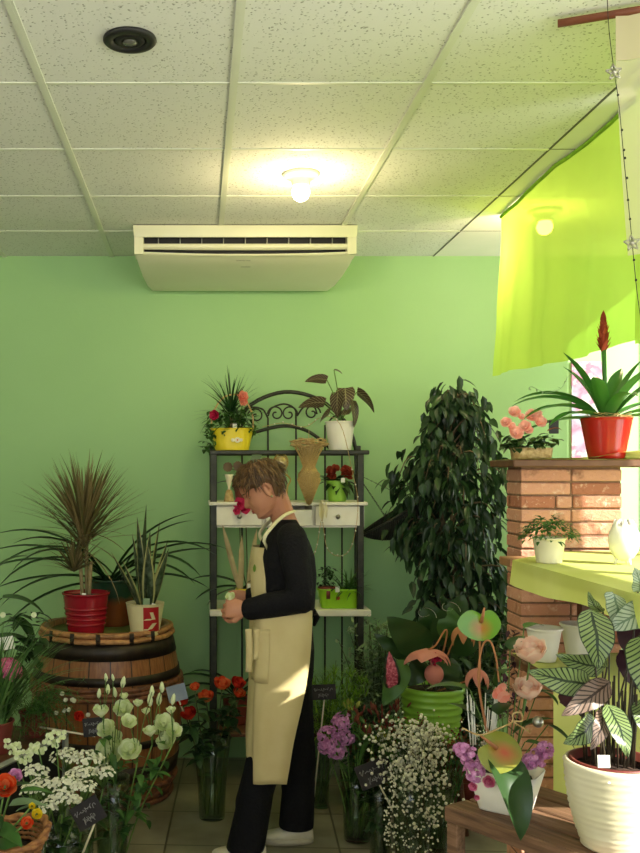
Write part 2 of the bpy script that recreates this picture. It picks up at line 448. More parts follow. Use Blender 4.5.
# ---------------- air conditioner under the ceiling
ac = root('air_conditioner', (.22, 4.95, 2.8), 'long cream air conditioner mounted under the ceiling on the green wall', 'air conditioner')
M['ac'] = plain('cream plastic', '#e0dfc0', '#e4e3c6', .4, 4)
x0, x1 = -.322, .775
prof = [(4.60, 2.806), (4.597, 2.758), (4.60, 2.748)]              # front band
low = [(4.625, 2.672), (4.66, 2.656), (4.74, 2.638), (4.9, 2.618), (5.08, 2.603), (5.2, 2.600), (5.26, 2.615), (5.275, 2.64)]
def acx(k, e):   # ends rounded inwards towards the wall
    return .0 if k == 0 else e
b = MB()
def strip(P, ins):
    g = []
    for (y, z), i in zip(P, ins):
        g.append([V((x0 + i, y, z)), V((x0 + i + .012, y - .004, z - .002)), V((x1 - i - .012, y - .004, z - .002)), V((x1 - i, y, z))])
    b.sheet(g)
strip(prof, [0, .003, .006])
strip(low, [.012, .014, .02, .03, .046, .066, .08, .085])
for sx, i0 in ((x0, 1), (x1, -1)):       # end cheeks
    P = prof + low + [(5.278, 2.806)]; ins = [0, .003, .006, .012, .014, .02, .03, .046, .066, .08, .085, .06]
    vs = [V((sx + i0 * i, y, z)) for (y, z), i in zip(P, ins)] + [V((sx + i0 * .02, 4.9, 2.72))]
    b.add(vs, [(k, (k + 1) % 12, 12) for k in range(12)])
b.box((x0 + .006, 4.60, 2.665), (x0 + .05, 4.72, 2.752)); b.box((x1 - .05, 4.60, 2.665), (x1 - .006, 4.72, 2.752))
b.build('body', 'ac', ac, 'auto')
b = MB().box((x0 + .05, 4.66, 2.66), (x1 - .05, 4.8, 2.76)); b.build('outlet', 'black', ac, False)
b = MB(); g = []
for k in range(9):
    u = k / 8; x = x0 + .05 + (x1 - x0 - .1) * u; s_ = 0.012 * (1 - (2 * u - 1) ** 2)
    g.append([V((x, 4.605, 2.716)), V((x, 4.598, 2.708)), V((x, 4.60, 2.697 - s_ * .2)), V((x, 4.62, 2.691 - s_ * .3))])
b.sheet(g); b.build('flap', 'ac', ac)
g = []
b = MB()
for k in range(9):
    u = k / 8; x = x0 + .03 + (x1 - x0 - .06) * u; s_ = 0.012 * (1 - (2 * u - 1) ** 2)
    g.append([V((x, 4.612, 2.679 - s_)), V((x, 4.612, 2.675 - s_)), V((x, 4.63, 2.666 - s_ * .6)), V((x, 4.66, 2.658))])
b.sheet(g); b.build('lip', 'ac', ac)
b = MB()
for k in range(9): x = x0 + .12 + k * .107; b.box((x, 4.63, 2.716), (x + .004, 4.66, 2.752))
b.build('vane', 'chrome', ac, False)['kind'] = 'stuff'
b = MB(); g = []
b.box((-.02, 5.14, 2.5995), (.36, 5.15, 2.6025)); b.build('seam', plain('seam shadow plastic', '#8f9a6c', None, .6), ac, False)
def text(s, size, loc, rot, mat, parent, name='lettering', ext=.0006, align='CENTER'):
    cu = D.curves.new(name, 'FONT'); cu.body = s; cu.size = size; cu.extrude = ext; cu.align_x = align; cu.align_y = 'CENTER'
    tmp = D.objects.new(name, cu); C.objects.link(tmp); bpy.context.view_layer.update()
    me = D.meshes.new_from_object(tmp.evaluated_get(bpy.context.evaluated_depsgraph_get())); D.objects.remove(tmp)
    me.materials.clear(); me.materials.append(M[mat]); o = D.objects.new(name, me); C.objects.link(o)
    off = V((0, 0, 0)); p = parent
    while p is not None: off += p.location; p = p.parent
    o.parent = parent; o.location = V(loc) - off; o.rotation_euler = rot; return o
M['print'] = plain('grey print', '#5a5a48', None, .6)
text('TOSHIBA', .017, (.22, 4.672, 2.648), (math.radians(12), 0, 0), 'print', ac)
text('INVERTER', .011, (.235, 4.745, 2.633), (math.radians(8), 0, 0), 'print', ac)

# ---------------- ceiling fittings
sp = root('ceiling_spotlight', (-.193, 2.63, 2.81), 'round black recessed spotlight in a pitted ceiling tile', 'ceiling light')
MB().lathe([(.074, 0), (.075, -.006), (.07, -.011), (.05, -.012), (.046, -.004), (.044, .0)], 40, (-.193, 2.63, 2.8095)).build('rim', 'black', sp)
MB().lathe([(.045, 0), (.04, -.006), (.027, -.009), (.024, -.003), (.0001, -.002)], 32, (-.193, 2.63, 2.8065)).build('reflector', 'black', sp)
MB().lathe([(.02, 0), (.018, -.006), (.0001, -.009)], 20, (-.193, 2.63, 2.802)).build('lens', plain('dim lamp glass', '#55554e', None, .2), sp)
def ceiling_lamp(x, y, label, watt):
    o = root('ceiling_lamp', (x, y, 2.81), label, 'ceiling light')
    MB().lathe([(.074, 0), (.075, -.008), (.066, -.016), (.04, -.028), (.036, -.05), (.0001, -.05)], 32, (x, y, 2.81)).build('fitting', 'white_cer', o)
    t = NT('glowing bulb glass'); e = t.n('ShaderNodeEmission'); e.inputs[0].default_value = lin('#ffe9b0'); e.inputs[1].default_value = 22
    t.l(e.outputs[0], t.out.inputs[0])
    MB().lathe([(.022, 0), (.028, -.01), (.036, -.026), (.037, -.038), (.029, -.058), (.016, -.068), (.0001, -.071)], 24, (x, y, 2.768)).build('bulb', t.m, o)
    ld = D.lights.new('bulb_light', 'POINT'); ld.energy = watt; ld.color = (1, .78, .42); ld.shadow_soft_size = .045
    lo = D.objects.new('bulb_light', ld); C.objects.link(lo); lo.parent = o; lo.location = (0, 0, -.19)
ceiling_lamp(.413, 3.82, 'small glowing bulb lamp on the ceiling in front of the air conditioner', 9)
ceiling_lamp(1.6, 4.36, 'glowing bulb lamp on the ceiling seen through the green curtain', 9)

# ---------------- curtain, sheer ivory panel, rod, star garlands
def sheer(name, col, alpha, tr=.6):
    t = NT(name)
    d = t.n('ShaderNodeBsdfDiffuse'); d.inputs[0].default_value = lin(col)
    tl = t.n('ShaderNodeBsdfTranslucent'); tl.inputs[0].default_value = lin(col)
    tp = t.n('ShaderNodeBsdfTransparent'); tp.inputs[0].default_value = lin(col)
    m1 = t.n('ShaderNodeMixShader'); m1.inputs[0].default_value = tr; t.l(d.outputs[0], m1.inputs[1]); t.l(tl.outputs[0], m1.inputs[2])
    nz = t.noise(3, 5); a = t.math('ADD', alpha - .08, t.math('MULTIPLY', nz, .16))
    m2 = t.n('ShaderNodeMixShader'); t.l(a, m2.inputs[0]); t.l(tp.outputs[0], m2.inputs[1]); t.l(m1.outputs[0], m2.inputs[2])
    t.l(m2.outputs[0], t.out.inputs[0]); return t.m
M['curtain'] = sheer('sheer lime green curtain', '#c6e468', .72, .6)
M['ivory'] = sheer('sheer ivory voile', '#efe9d8', .55, .5)
M['beige'] = sheer('beige band cloth', '#cfc4ac', .93, .4)
def drape(name, x, ya, yb, z1a, z1b, z0a, z0b, mat, label, amp=.012, fr=9, ends=1):
    n, m = 26, 90; g = []
    for i in range(n):
        v = i / (n - 1); row = []
        for j in range(m):
            u = j / (m - 1); y = ya + (yb - ya) * u
            zt = z1a + (z1b - z1a) * u; zb = z0a + (z0b - z0a) * u - .012 * math.sin(u * 5) * 1
            z = zt + (zb - zt) * v
            sag = .004 * abs(math.sin(u * 13)) * (1 - v)
            y += (.12 * (u if yb > 4 else 0)) * v
            wob = amp * (.15 + v) * (math.sin(u * fr * 2.3 + .7 * v) + .5 * math.sin(u * fr * 5.1 + 1))
            wob += .02 * noise.noise(V((u * 4, v * 3, x)))
            row.append(V((x + wob * 1, y, z - sag)))
        g.append(row)
    o = MB().sheet(g).build(name, mat); tag(o, label, 'curtain')
    # rolled hem at the top
    hem = MB().tube([V((p.x, p.y, p.z + .004)) for p in g[0]], .009, 6).build('hem', plain('folded lime cloth', '#7fae2a', '#93c232', .7, 20, trans=.3), o)
    return o
drape('curtain', 1.41, 3.02, 4.42, 2.80, 2.795, 2.03, 2.05, 'curtain', 'sheer lime green curtain hanging from the ceiling beside the window')
drape('curtain', 1.36, 2.3, 2.95, 2.80, 2.80, 1.95, 1.99, 'curtain', 'narrow piece of lime curtain near the star garland, cut by the picture edge')
g = [[at(621 + 4 * math.sin(i * .8) * .3, 0, 2.35) * 0 + V((1.075 + .25 * j / 8, 2.43 - .06 * j / 8 + .006 * math.sin(j * 2.2), 2.776 - .05 * 0 - .115 * i / 3)) for j in range(9)] for i in range(4)]
pan = root('ivory_panel', (1.15, 2.42, 2.3), 'sheer ivory voile panel with a beige band hanging from the brown rod', 'curtain')
MB().sheet(g).build('band', 'beige', pan)
g = [[V((1.075 + .035 * (i / 11) + .25 * j / 8, 2.43 - .06 * j / 8 + .01 * math.sin(j * 2.2 + i * .2), 2.66 - .5 * i / 11)) for j in range(9)] for i in range(12)]
MB().sheet(g).build('voile', 'ivory', pan)
rd = MB().tube([V((.952, 2.50, 2.79)), V((1.40, 2.32, 2.79))], .011, 8).build('curtain_rod', plain('brown wooden rod', '#6e3a26', '#7c4630', .5, 20)); tag(rd, 'short brown wooden curtain rod fixed under the ceiling tiles', 'rod')
def garland(pts, stars, beads, label, Y=2.35):
    o = root('star_garland', at(pts[0][0], pts[0][1], Y), label, 'garland', 'star garlands by the window')
    P = curve_pts([at(x, y, Y) for x, y in pts], 24); MB().tube(P, .0011, 4).build('wire', 'black', o)
    for (x, y) in stars:
        c = at(x, y, Y); b = MB()
        out = []
        for k in range(10):
            w = PI / 2 + PI * k / 5 + .15; r = .021 if k % 2 == 0 else .0095
            out.append(c + V((math.cos(w) * r, 0, math.sin(w) * r)))
        for k in range(10): b.tube([out[k], out[(k + 1) % 10]], .0022, 5)
        for k in range(1, 10, 2): b.tube([out[k], out[(k + 4) % 10]], .0016, 5)
        b.ball(c, .006)
        b.build('star', 'chrome', o)
    b = MB()
    for (x, y) in beads: b.ball(at(x, y, Y), .0034, 6, 4)
    b.build('bead', 'black', o)['kind'] = 'stuff'
    return o
garland([(607, -6), (609, 30), (614, 70), (619, 105), (624, 160), (630, 220), (634, 262), (637, 292), (641, 320)], [(614, 72), (632, 243)],
        [(618, 95), (622, 130), (624, 150), (625, 158), (627, 178), (628, 200), (630, 219), (634, 260), (636, 280)], 'thin wire garland with two silver stars hanging before the green curtain')

# ---------------- brick column, shelf, tables
t = NT('rough salmon bricks'); g = t.n('ShaderNodeNewGeometry')
c1 = t.ramp(g.outputs['Random Per Island'], [(0, '#ac7058'), (.35, '#c48c70'), (.7, '#d49e84'), (1, '#b8806a')])
nz = t.noise(38, 6, rough=.65); c2 = t.mix(t.ramp(nz, [(.56, '#000000'), (.72, '#ffffff')]), c1, '#e0bca4')
dk = t.ramp(t.noise(14, 4), [(.30, '#6a5040'), (.42, '#ffffff')])
M['brick'] = t.bsdf(t.mix(.6, c2, dk, 'MULTIPLY'), .9, bump=nz, bstr=.9, spec=.2)
M['mortar'] = plain('dark recessed mortar', '#6e5240', '#84644c', .95, 40, bump=.8)
cx0, cx1, cy0, cy1 = 1.099, 1.451, 3.225, 3.375  # column, shelf, tables, step and crate coordinates: scaled down about the camera
rr = random.Random(3)
core = MB().box((cx0 + .006, cy0 + .006, 0), (cx1 - .006, cy1 - .006, 1.6165)).build('brick_column', 'mortar', None, False)
tag(core, 'salmon brick column carrying the dark wooden shelf board', 'column', kind='thing')
b = MB(); z = 0.003; row = 0
while z < 1.585:
    h = .0395
    cuts = [cx0, cx0 + (.176 if row % 4 != 1 else .12), cx1] if row % 3 else [cx0, cx0 + .176, cx1]
    if row % 5 == 2: cuts = [cx0, cx0 + .123, cx0 + .18, cx1]
    for a, e in zip(cuts[:-1], cuts[1:]):
        j = rr.uniform(-.004, .004)
        b.bbox((a + .003, cy0 + j * .7, z), (e - .003, cy1 - j * .7, min(z + h, 1.6155)), .003)
    z += .04607; row += 1
b.build('bricks', 'brick', core, False)
M['dark_wood'] = plain('dark brown wood', '#54341f', '#6c452a', .55, 12, bump=.2)
sh = MB().bbox((1.045, 3.13, 1.6165), (1.965, 3.385, 1.642), .004).build('shelf_board', 'dark_wood', None, False)
tag(sh, 'dark brown wooden shelf board lying on top of the brick column', 'shelf')
M['limecloth'] = plain('yellow lime tablecloth', '#dde47a', '#e4ea8a', .75, 5, bump=.1, trans=.25)
# runner on the upper shelf
g = []
for i in range(14):
    u = i / 13; x = 1.065 + .86 * u; row = []
    for j in range(9):
        v = j / 8; y = 3.135 + .24 * v; row.append(V((x, y, 1.6438 + (.004 + .016 * max(0, noise.noise(V((x * 7, y * 6, 2)))) + .026 * math.exp(-((x - 1.44) / .07) ** 2)) * (1 - v) ** .5 * min(1, max(0, (x - 1.09) * 6)))))
    g.append(row)
tag(MB().sheet(g).build('table_runner', 'limecloth'), 'crumpled yellow-lime cloth laid along the upper wooden shelf', 'cloth')
# display table with lime cloth, in front of column
TZ = 1.3285
tb = root('display_table', (1.4, 2.5, 0), 'tall display table under a lime cloth beside the brick column', 'table')
poly = [(.98, 1.875), (.98, 2.88), (1.245, 3.2), (1.95, 3.2), (1.95, 1.875)]
b = MB(); n = len(poly)
b.add([V((x, y, TZ - .035)) for x, y in poly] + [V((x, y, TZ - .006)) for x, y in poly], [tuple(range(n)), tuple(range(2 * n - 1, n - 1, -1))] + [(i, (i + 1) % n, n + (i + 1) % n, n + i) for i in range(n)])
b.build('tabletop', 'dark_wood', tb, False)
for x, y in ((1.29, 3.15), (1.9, 1.95), (1.9, 3.1), (1.2, 1.95)):
    MB().bbox((x - .02, y - .02, 0), (x + .02, y + .02, TZ - .035)).build('leg', 'dark_wood', tb, False)
path = [(1.96, 1.868), (.964, 1.868), (.9615, 2.8875), (1.234, 3.213)]
pts = []
for (xa, ya), (xb, yb) in zip(path[:-1], path[1:]):
    L = math.hypot(xb - xa, yb - ya); k = int(L / .045)
    pts += [(xa + (xb - xa) * i / k, ya + (yb - ya) * i / k) for i in range(k)]
pts.append(path[-1])
g = []
for i in range(6):
    row = []
    for k, (x, y) in enumerate(pts):
        s_ = .5 + .5 * math.sin(k * .9); d = .071 * i / 5 * (1 + .12 * math.sin(k * .35))
        row.append(V((x - .010 * s_ * i / 5, y, TZ + .002 - d)))
    g.append(row)
b = MB().sheet(g); b.add([V((x, y, TZ + .002)) for x, y in pts] + [V((1.96, 3.213, TZ + .002))], [tuple(range(len(pts) + 1))])
tag(b.build('tablecloth', 'limecloth'), 'yellow-lime cloth covering the tall display table, edge hanging down', 'tablecloth')
# short plank stub behind
tag(MB().bbox((1.0125, 3.075, 1.289), (1.0975, 3.18, 1.3165), .003).build('shelf_plank', plain('pale brown plank', '#8a6040', '#9c7048', .6, 12), None, False), 'short brown plank end sticking out beside the brick column', 'plank')
# low display step with pots, lime cloth hanging
lw = root('display_step', (1.4, 2.9, 0), 'lower display step draped in lime cloth under the tall table', 'display')
MB().bbox((.975, 2.625, 1.0), (1.725, 2.95, 1.03)).build('top', 'dark_wood', lw, False)
for x, y in ((1.70, 2.66), (1.70, 2.92), (1.06, 2.66), (1.25, 2.92)): MB().bbox((x - .02, y - .02, 0), (x + .02, y + .02, 1.0)).build('leg', 'white_paint', lw, False)
g = []
for i in range(12):
    row = []
    for j in range(30):
        u = j / 29; x = .978 + .74 * u; d = i / 11
        y = 2.60 - .02 * math.sin(u * 22) * d
        row.append(V((x, y, 1.034 - .85 * d)))
    g.append(row)
g = [[V((p.x, 2.95, 1.034)) for p in g[0]]] + g
tag(MB().sheet(g).build('cloth_drape', 'limecloth'), 'lime cloth hanging down in folds in front of the low display step', 'cloth')
# ================================================================ BAKER'S RACK
YFk, YBk = 4.85, 5.20
rk = root('metal_etagere', (.45, 5.03, 0), 'black wrought iron etagere with arched scroll top and white drawers', 'shelf unit')
lx, rx = .075, .845
for x, y, sx in ((lx, YFk, 1), (rx - .015, YFk, -1), (lx, YBk, 1), (rx + .03, YBk, -1)):
    top = 1.745 if y == YBk else 1.70
    MB().bbox((x - .017, y - .013, 0), (x + .017, y + .013, top), .003).build('post', 'black_metal', rk, False)
b = MB(); b.bbox((lx - .02, YFk - .018, 1.69), (rx + .03, YFk + .012, 1.712)); b.bbox((lx - .02, YBk - .012, 1.69), (rx + .05, YBk + .012, 1.712))
for k in range(9): y = YFk + .03 + (YBk - YFk - .05) * k / 8; b.tube([(lx, y, 1.70), (rx + .02, y, 1.70)], .004, 5)
b.build('top_shelf', 'black_metal', rk, False)
def bar(pts, r=.006, nm='bar', n=24): return MB().tube(curve_pts(pts, n), r, 7).build(nm, 'black_metal', rk)
def A(px, py, Y=YBk): return at(px, py, Y)
bar([A(219, 450), A(232, 428), A(252, 404), (A(284, 392)), A(316, 398), A(338, 414), A(350, 430), A(356, 450)], .011, 'arch', 40)
bar([A(232, 440), A(256, 432), A(283, 426), A(305, 430), A(322, 441), A(334, 452)], .010, 'arch', 30)
for px, y0 in ((242, 420), (268, 418), (296, 412), (325, 425)):
    bar([A(px, y0), A(px, 500), A(px, 600), A(px, 690)], .0055)
bar([A(342, 415 + 12), A(342, 690)], .005)
def scroll(cx, cy, s, fl):   # spiral scrolls in px
    P = []
    for k in range(26):
        w = k / 25 * 2.6 * PI; r = (9.5 - 8 * k / 25) * s
        P.append(A(cx + fl * (-r * math.cos(w)), cy - r * math.sin(w)))
    return P
for cx, cy, fl in ((276, 414, 1), (289, 414, -1), (312, 413, -1), (256, 416, 1)):
    MB().tube(scroll(cx, cy, .9, fl), .0048, 6).build('scroll', 'black_metal', rk)
bar([A(268, 416), A(272, 408), A(284, 404), A(294, 408), A(297, 416)], .005, 'scroll')
bar([A(297, 416), A(304, 407), A(314, 407), A(317, 414)], .005, 'scroll')
bar([A(242, 418), A(249, 408), A(262, 409), A(268, 418)], .005, 'scroll')
bar([A(325, 430), A(332, 418), A(345, 412)], .005, 'scroll')
# drawers shelf
dz0, dz1 = 1.318, 1.428
MB().bbox((lx - .025, YFk - .03, dz1), (rx + .02, YBk + .01, dz1 + .018)).build('shelf', 'white_paint', rk, False)
b = MB(); b.box((lx - .005, YFk + .015, dz0), (rx, YBk, dz0 + .012)); b.box((lx - .005, YBk - .012, dz0), (rx, YBk, dz1))
b.box((lx - .012, YFk - .005, dz0), (lx + .012, YBk, dz1)); b.box((rx - .018, YFk - .005, dz0), (rx + .005, YBk, dz1))
b.box((.327, YFk + .0, dz0), (.34, YBk, dz1)); b.box((.582, YFk, dz0), (.595, YBk, dz1)); b.box((lx, YFk - .004, dz0 - .004), (rx, YFk + .014, dz0 + .004))
b.build('drawer_case', 'white_paint', rk, False)
for xa, xb, out, mt in ((lx + .014, .325, 0, 0), (.342, .58, .012, 0), (.597, rx - .02, .004, 0)):
    hh = dz1 - .004 if out < .01 else dz1 - .022
    dr = MB().bbox((xa, YFk - .014 - out, dz0 + .006), (xb, YFk + .0 - out, hh), .003).build('drawer', 'white_paint', rk, False)
    b = MB(); xm = (xa + xb) / 2
    b.lathe([(.006, 0), (.005, .008), (.012, .013), (.011, .02), (.0001, .023)], 14, (xm, YFk - .0135 - out, (dz0 + hh) / 2), (0, -1, 0)); b.build('knob', 'chrome', dr)
# lower white board + floor board
MB().bbox((lx - .02, YFk - .04, .862), (rx + .035, YBk + .01, .895), .004).build('shelf', 'white_paint', rk, False)
MB().bbox((lx - .02, YFk - .02, .24), (rx + .03, YBk + .01, .262), .004).build('shelf', 'dark_wood', rk, False)
fl = root('fairy_light_string', (.62, 5.0, 1.75), 'string of tiny white fairy lights wound over the black etagere', 'fairy lights')
P = curve_pts([A(262, 427, 5.17), A(283, 423, 5.17), A(305, 427, 5.17), A(322, 417, 5.17), A(340, 424, 4.82), A(352, 470, 4.80), A(358, 505, 4.78), A(352, 545, 4.79), A(340, 556, 4.79), A(327, 548, 4.79), A(322, 520, 4.79), A(317, 545, 4.79), A(312, 560, 4.79)], 70)
MB().tube(P, .0016, 4).build('wire', 'raffia', fl)
b = MB()
for k in range(3, len(P), 2): b.ball(P[k] + V((0, -.006, .003 * (k % 3))), .0046, 6, 4)
b.build('bulb', plain('clear fairy bulb', '#e8e4cc', None, .2), fl)['kind'] = 'stuff'

# ---- hanging twisted raffia vases
def cornet(px, label):
    b0 = at(px, 505, 4.72); s = 4.72 / F
    o = root('raffia_vase', b0, label, 'straw vase')
    H = lambda py: (505 - py) * s
    prof = [(.006, 0), (.022, H(495)), (.05, H(484)), (.056, H(474)), (.038, H(470)), (.026, H(467)), (.034, H(459)), (.05, H(450)), (.064, H(446)), (.06, H(446)), (.03, H(458))]
    t = NT('woven straw'); wv = t.n('ShaderNodeTexWave'); wv.wave_type = 'BANDS'; wv.bands_direction = 'Z'; wv.inputs['Scale'].default_value = 90; wv.inputs['Distortion'].default_value = 6
    t.l(t.coord(), wv.inputs[0])
    sm = t.bsdf(t.ramp(wv.outputs[1], [(.1, '#9c763c'), (.5, '#e0be80'), (1, '#eed49a')]), .7, bump=wv.outputs[1], bstr=.7, trans=.1)
    MB().lathe(prof, 26, b0).build('cone', sm, o)
    r = random.Random(5); b = MB()
    for k in range(26):
        w = 2 * PI * k / 26
        def q(rad, py, dw=0): return b0 + V((math.cos(w + dw) * rad, math.sin(w + dw) * rad, H(py)))
        b.tube([q(.010, 504), q(.03, 494), q(.058, 480), q(.04, 470.5), q(.030, 466.5), q(.05, 455, .1), q(.072, 447, .15)], .0018, 4)
    b.build('rib', 'straw', o)['kind'] = 'stuff'
    b = MB()
    for k in range(90):
        w = r.uniform(0, 2 * PI); rad = .062 + .03 * r.random(); dw = r.uniform(.5, 1.1); z = H(443) + r.uniform(-.02, .022)
        b.tube([b0 + V((math.cos(w + dw * i / 4) * rad * (1 + .1 * math.sin(i)), math.sin(w + dw * i / 4) * rad, z + r.uniform(-.003, .003))) for i in range(5)], .0023, 4)
    b.build('twig_ring', 'raffia', o)['kind'] = 'stuff'
    MB().tube([b0 + V((0, .02, H(440))), A(309, 430, 5.16)], .0015, 4).build('hanging_string', 'raffia', o)
cornet(309, 'pale straw vase shaped like two cones, hanging before the etagere drawers')
# small straw bow on drawers
bw = MB(); 
for s_ in (-1, 1): bw.leaf(at(322, 502, 4.8), -PI / 2, -1.4, .1, .02, .2, 6, 'strap'); bw.leaf(at(323 + 3 * s_, 503, 4.8), -PI / 2, -1.5, .08, .016, -.1, 6, 'strap', twist=.4 * s_)
bw.ball(at(322, 502, 4.8), .009); tag(bw.build('ribbon_bow', 'apron_edge'), 'small cream ribbon hanging over the etagere drawers', 'ribbon')

# ================================================================ POTTED PLANT HELPERS
def card(parent, p, w, h, mat='label_white', name='price_tag', rz=0, tilt=.1, rot=0):
    m = Matrix.Translation(p) @ Matrix.Rotation(rz, 4, 'Z') @ Matrix.Rotation(-tilt, 4, 'X') @ Matrix.Rotation(rot, 4, 'Y')
    return MB().bbox((-w / 2, -.0012, 0), (w / 2, .0012, h), .001, m).build(name, mat, parent, False)
def pot(parent, c, r0, r1, h, mat, soil=True, name='pot', sq=None, **kw):
    o = MB().lathe(pot_prof(r0, r1, h, **kw), 40, c, sq=sq).build(name, mat, parent)
    if soil: MB().lathe([(.0001, h * .80), (r1 * .93 - .006 if not kw.get('lip') else r1 * .93 - .006, h * .9), (.0001, h * .93)], 24, c, sq=sq).build('soil', 'soil', parent)
    return o
def plant(name, c, label, cat='plant', group=None): return root(name, c, label, cat, group)
ZT = 1.712
# ---- yellow oval basket planter on the top shelf
Yp = 4.98; c = at(232, 452, Yp); c.z = ZT
o = plant('flowering_basket', c, 'yellow oval tin planter with a spiky plant and red flowers on the etagere', 'potted plant')
S = Yp / F
b = MB(); b.lathe(pot_prof(.088, .112, .115, t=.004, ribs=0), 44, (0, 0, 0), sq=None)
for v in b.v: 
    a_ = math.atan2(v.y, v.x); k = 1 + .012 * math.sin(a_ * 30); v.x *= k; v.y *= .62 * k
b.v = [v + c for v in b.v]; yp = b.build('pot', 'yellow_pl', o)
b = MB(); b.tube([c + V((.114 * math.cos(w), .071 * math.sin(w), .115)) for w in [2 * PI * k / 40 for k in range(41)]], .004, 6); b.build('rim', 'yellow_pl', yp)
b = MB()
for dx, rr_ in ((.026, .016), (.002, .010), (.045, .009)): b.flat_flower(c + V((dx, -.0672 - .001 * 0 + (abs(dx) / .1) ** 2 * .02, .055)), (0, -1, .2), rr_, 6, .1, int(dx * 1000))
b.build('flower_print', 'p_white', yp)
b = MB(); b.ball(c + V((.026, -.069, .055)), .004); b.build('flower_centre', 'p_orange', yp)
b = MB().lathe([(.0001, .09), (.1, .1), (.0001, .104)], 24); 
for v in b.v: v.y *= .6
b.v = [v + c for v in b.v]; b.build('soil', 'soil', o)
P = curve_pts([c + V((-.11, 0, .11)), c + V((-.10, 0, .2)), c + V((-.04, 0, .285)), c + V((.05, 0, .29)), c + V((.105, 0, .2)), c + V((.112, 0, .11))], 24)
MB().tube(P, .005, 6).build('handle', 'raffia', o)
r = random.Random(1); b = MB(); tc = c + V((-.005, .02, .20))
b.tube([c + V((0, .02, .09)), tc], .009, 6); b.build('stem', 'cane', o); b = MB()
for k in range(85):
    el = r.uniform(-.1, 1.5); b.blade(tc + V((0, 0, r.uniform(-.06, .02))), r.uniform(0, 2 * PI), el, r.uniform(.18, .27) * (1 if el < 1 else 1.0), .010, r.uniform(.1, .9) * (1.2 - el / 2))
b.build('spiky_foliage', 'leaf_strap', o); b = MB()
for k in range(190):
    a_ = r.uniform(0, 2 * PI); q = r.random() ** .5; p = c + V((math.cos(a_) * .13 * q, math.sin(a_) * .085 * q, .10 + r.uniform(0, .11)))
    if r.random() < .25: p = c + V((-.10 - r.uniform(0, .05), r.uniform(-.08, .02), r.uniform(.0, .14)))
    b.leaf(p, r.uniform(0, 2 * PI), r.uniform(-.6, .9), r.uniform(.03, .055), .028, .8, 4, 'ovate')
b.build('foliage', 'leaf_mid', o)
fl_ = at(243, 396, 4.9); b = MB().rose(fl_, (.2, -1, .3), .024, .9, 2); b.rose(fl_ + V((.004, 0, -.03)), (.1, -1, -.3), .018, .9, 3); b.build('flower', 'p_peach', o)
b = MB().rose(at(214, 415, 4.88), (-.4, -1, .1), .022, .9, 5); b.build('flower', 'p_orchid', o)
b = MB().tube([c + V((.03, 0, .1)), fl_ + V((0, .02, -.03)), fl_ + V((0, .01, 0))], .003, 5); b.build('flower_stem', 'stem', o)
card(o, c + V((.012, -.07, .112)), .022, .028)
# ---- white pot with dark patterned leaves
Yp = 4.98; c = at(340, 452, Yp); c.z = ZT
o = plant('potted_anthurium', c, 'white pot of dark bronze veined leaves on the etagere beside the arch', 'potted plant')
pot(o, c, .058, .078, .155, 'white_cer', lip=.003)
t = NT('dark bronze veined leaf'); uv = t.n('ShaderNodeSeparateXYZ'); t.l(t.coord('UV'), uv.inputs[0])
d = t.math('ABSOLUTE', t.math('SUBTRACT', uv.outputs[0], .5))
wv = t.math('SINE', t.math('ADD', t.math('MULTIPLY', uv.outputs[1], 48), t.math('MULTIPLY', d, -30)))
ln = t.math('MAXIMUM', t.math('LESS_THAN', d, .03), t.math('GREATER_THAN', wv, .8))
M['leaf_bronze'] = t.bsdf(t.mix(ln, t.mix(t.noise(12), '#3c2a22', '#4c3a2a'), '#8c8460'), .4, trans=.12)
def bigleaf(o, base, tip0, az, el, L, W, mat, shape='heart', droop=.6, stem='stem', sr=.003, twist=0, fold=.15, name='leaf', sag=.0):
    """petiole from base to tip0, then a blade"""
    base, tip0 = V(base), V(tip0); mid = (base + tip0) / 2 + V((0, 0, .25 * (tip0 - base).length * .3)) 
    mid = V((base.x * .6 + tip0.x * .4, base.y * .6 + tip0.y * .4, base.z * .4 + tip0.z * .6))
    lf = MB().leaf(tip0, az, el, L, W, droop, 10, shape, fold, twist); 
    lo = MB(); lo.v, lo.f, lo.uv, lo.mi = [], [], [], []
    m = MB(); m.leaf(tip0, az, el, L, W, droop, 10, shape, fold, twist)
    ob = m.build(name, mat, o)
    MB().tube(curve_pts([base, mid, tip0], 8), [sr * 1.2] * 3 + [sr] * 6 if False else sr, 5).build('petiole', stem, ob)
    return ob
base = c + V((0, 0, .14))
for tip, az, el, L, W, tw in (((327, 380), PI, .3, .12, .055, 1.1), ((325, 403), PI + .1, .2, .15, .07, 1.0), ((334, 370), -.2, -.1, .05, .04, .3),
                              ((345, 388), -PI / 2, -.9, .13, .1, .1), ((338, 392), -PI / 2 - .6, -1.2, .14, .09, .2), ((357, 392), -.5, -.5, .15, .085, -.7), ((352, 400), -1, -1.1, .15, .08, -.3),
                              ((330, 412), -PI / 2 - .9, -.3, .1, .06, .9), ((345, 415), 1, .8, .12, .06, 0)):
    bigleaf(o, base, at(tip[0], tip[1], 4.95 + r.uniform(-.05, .04)), az, el, L, W, 'leaf_bronze', 'heart', .7, twist=tw)
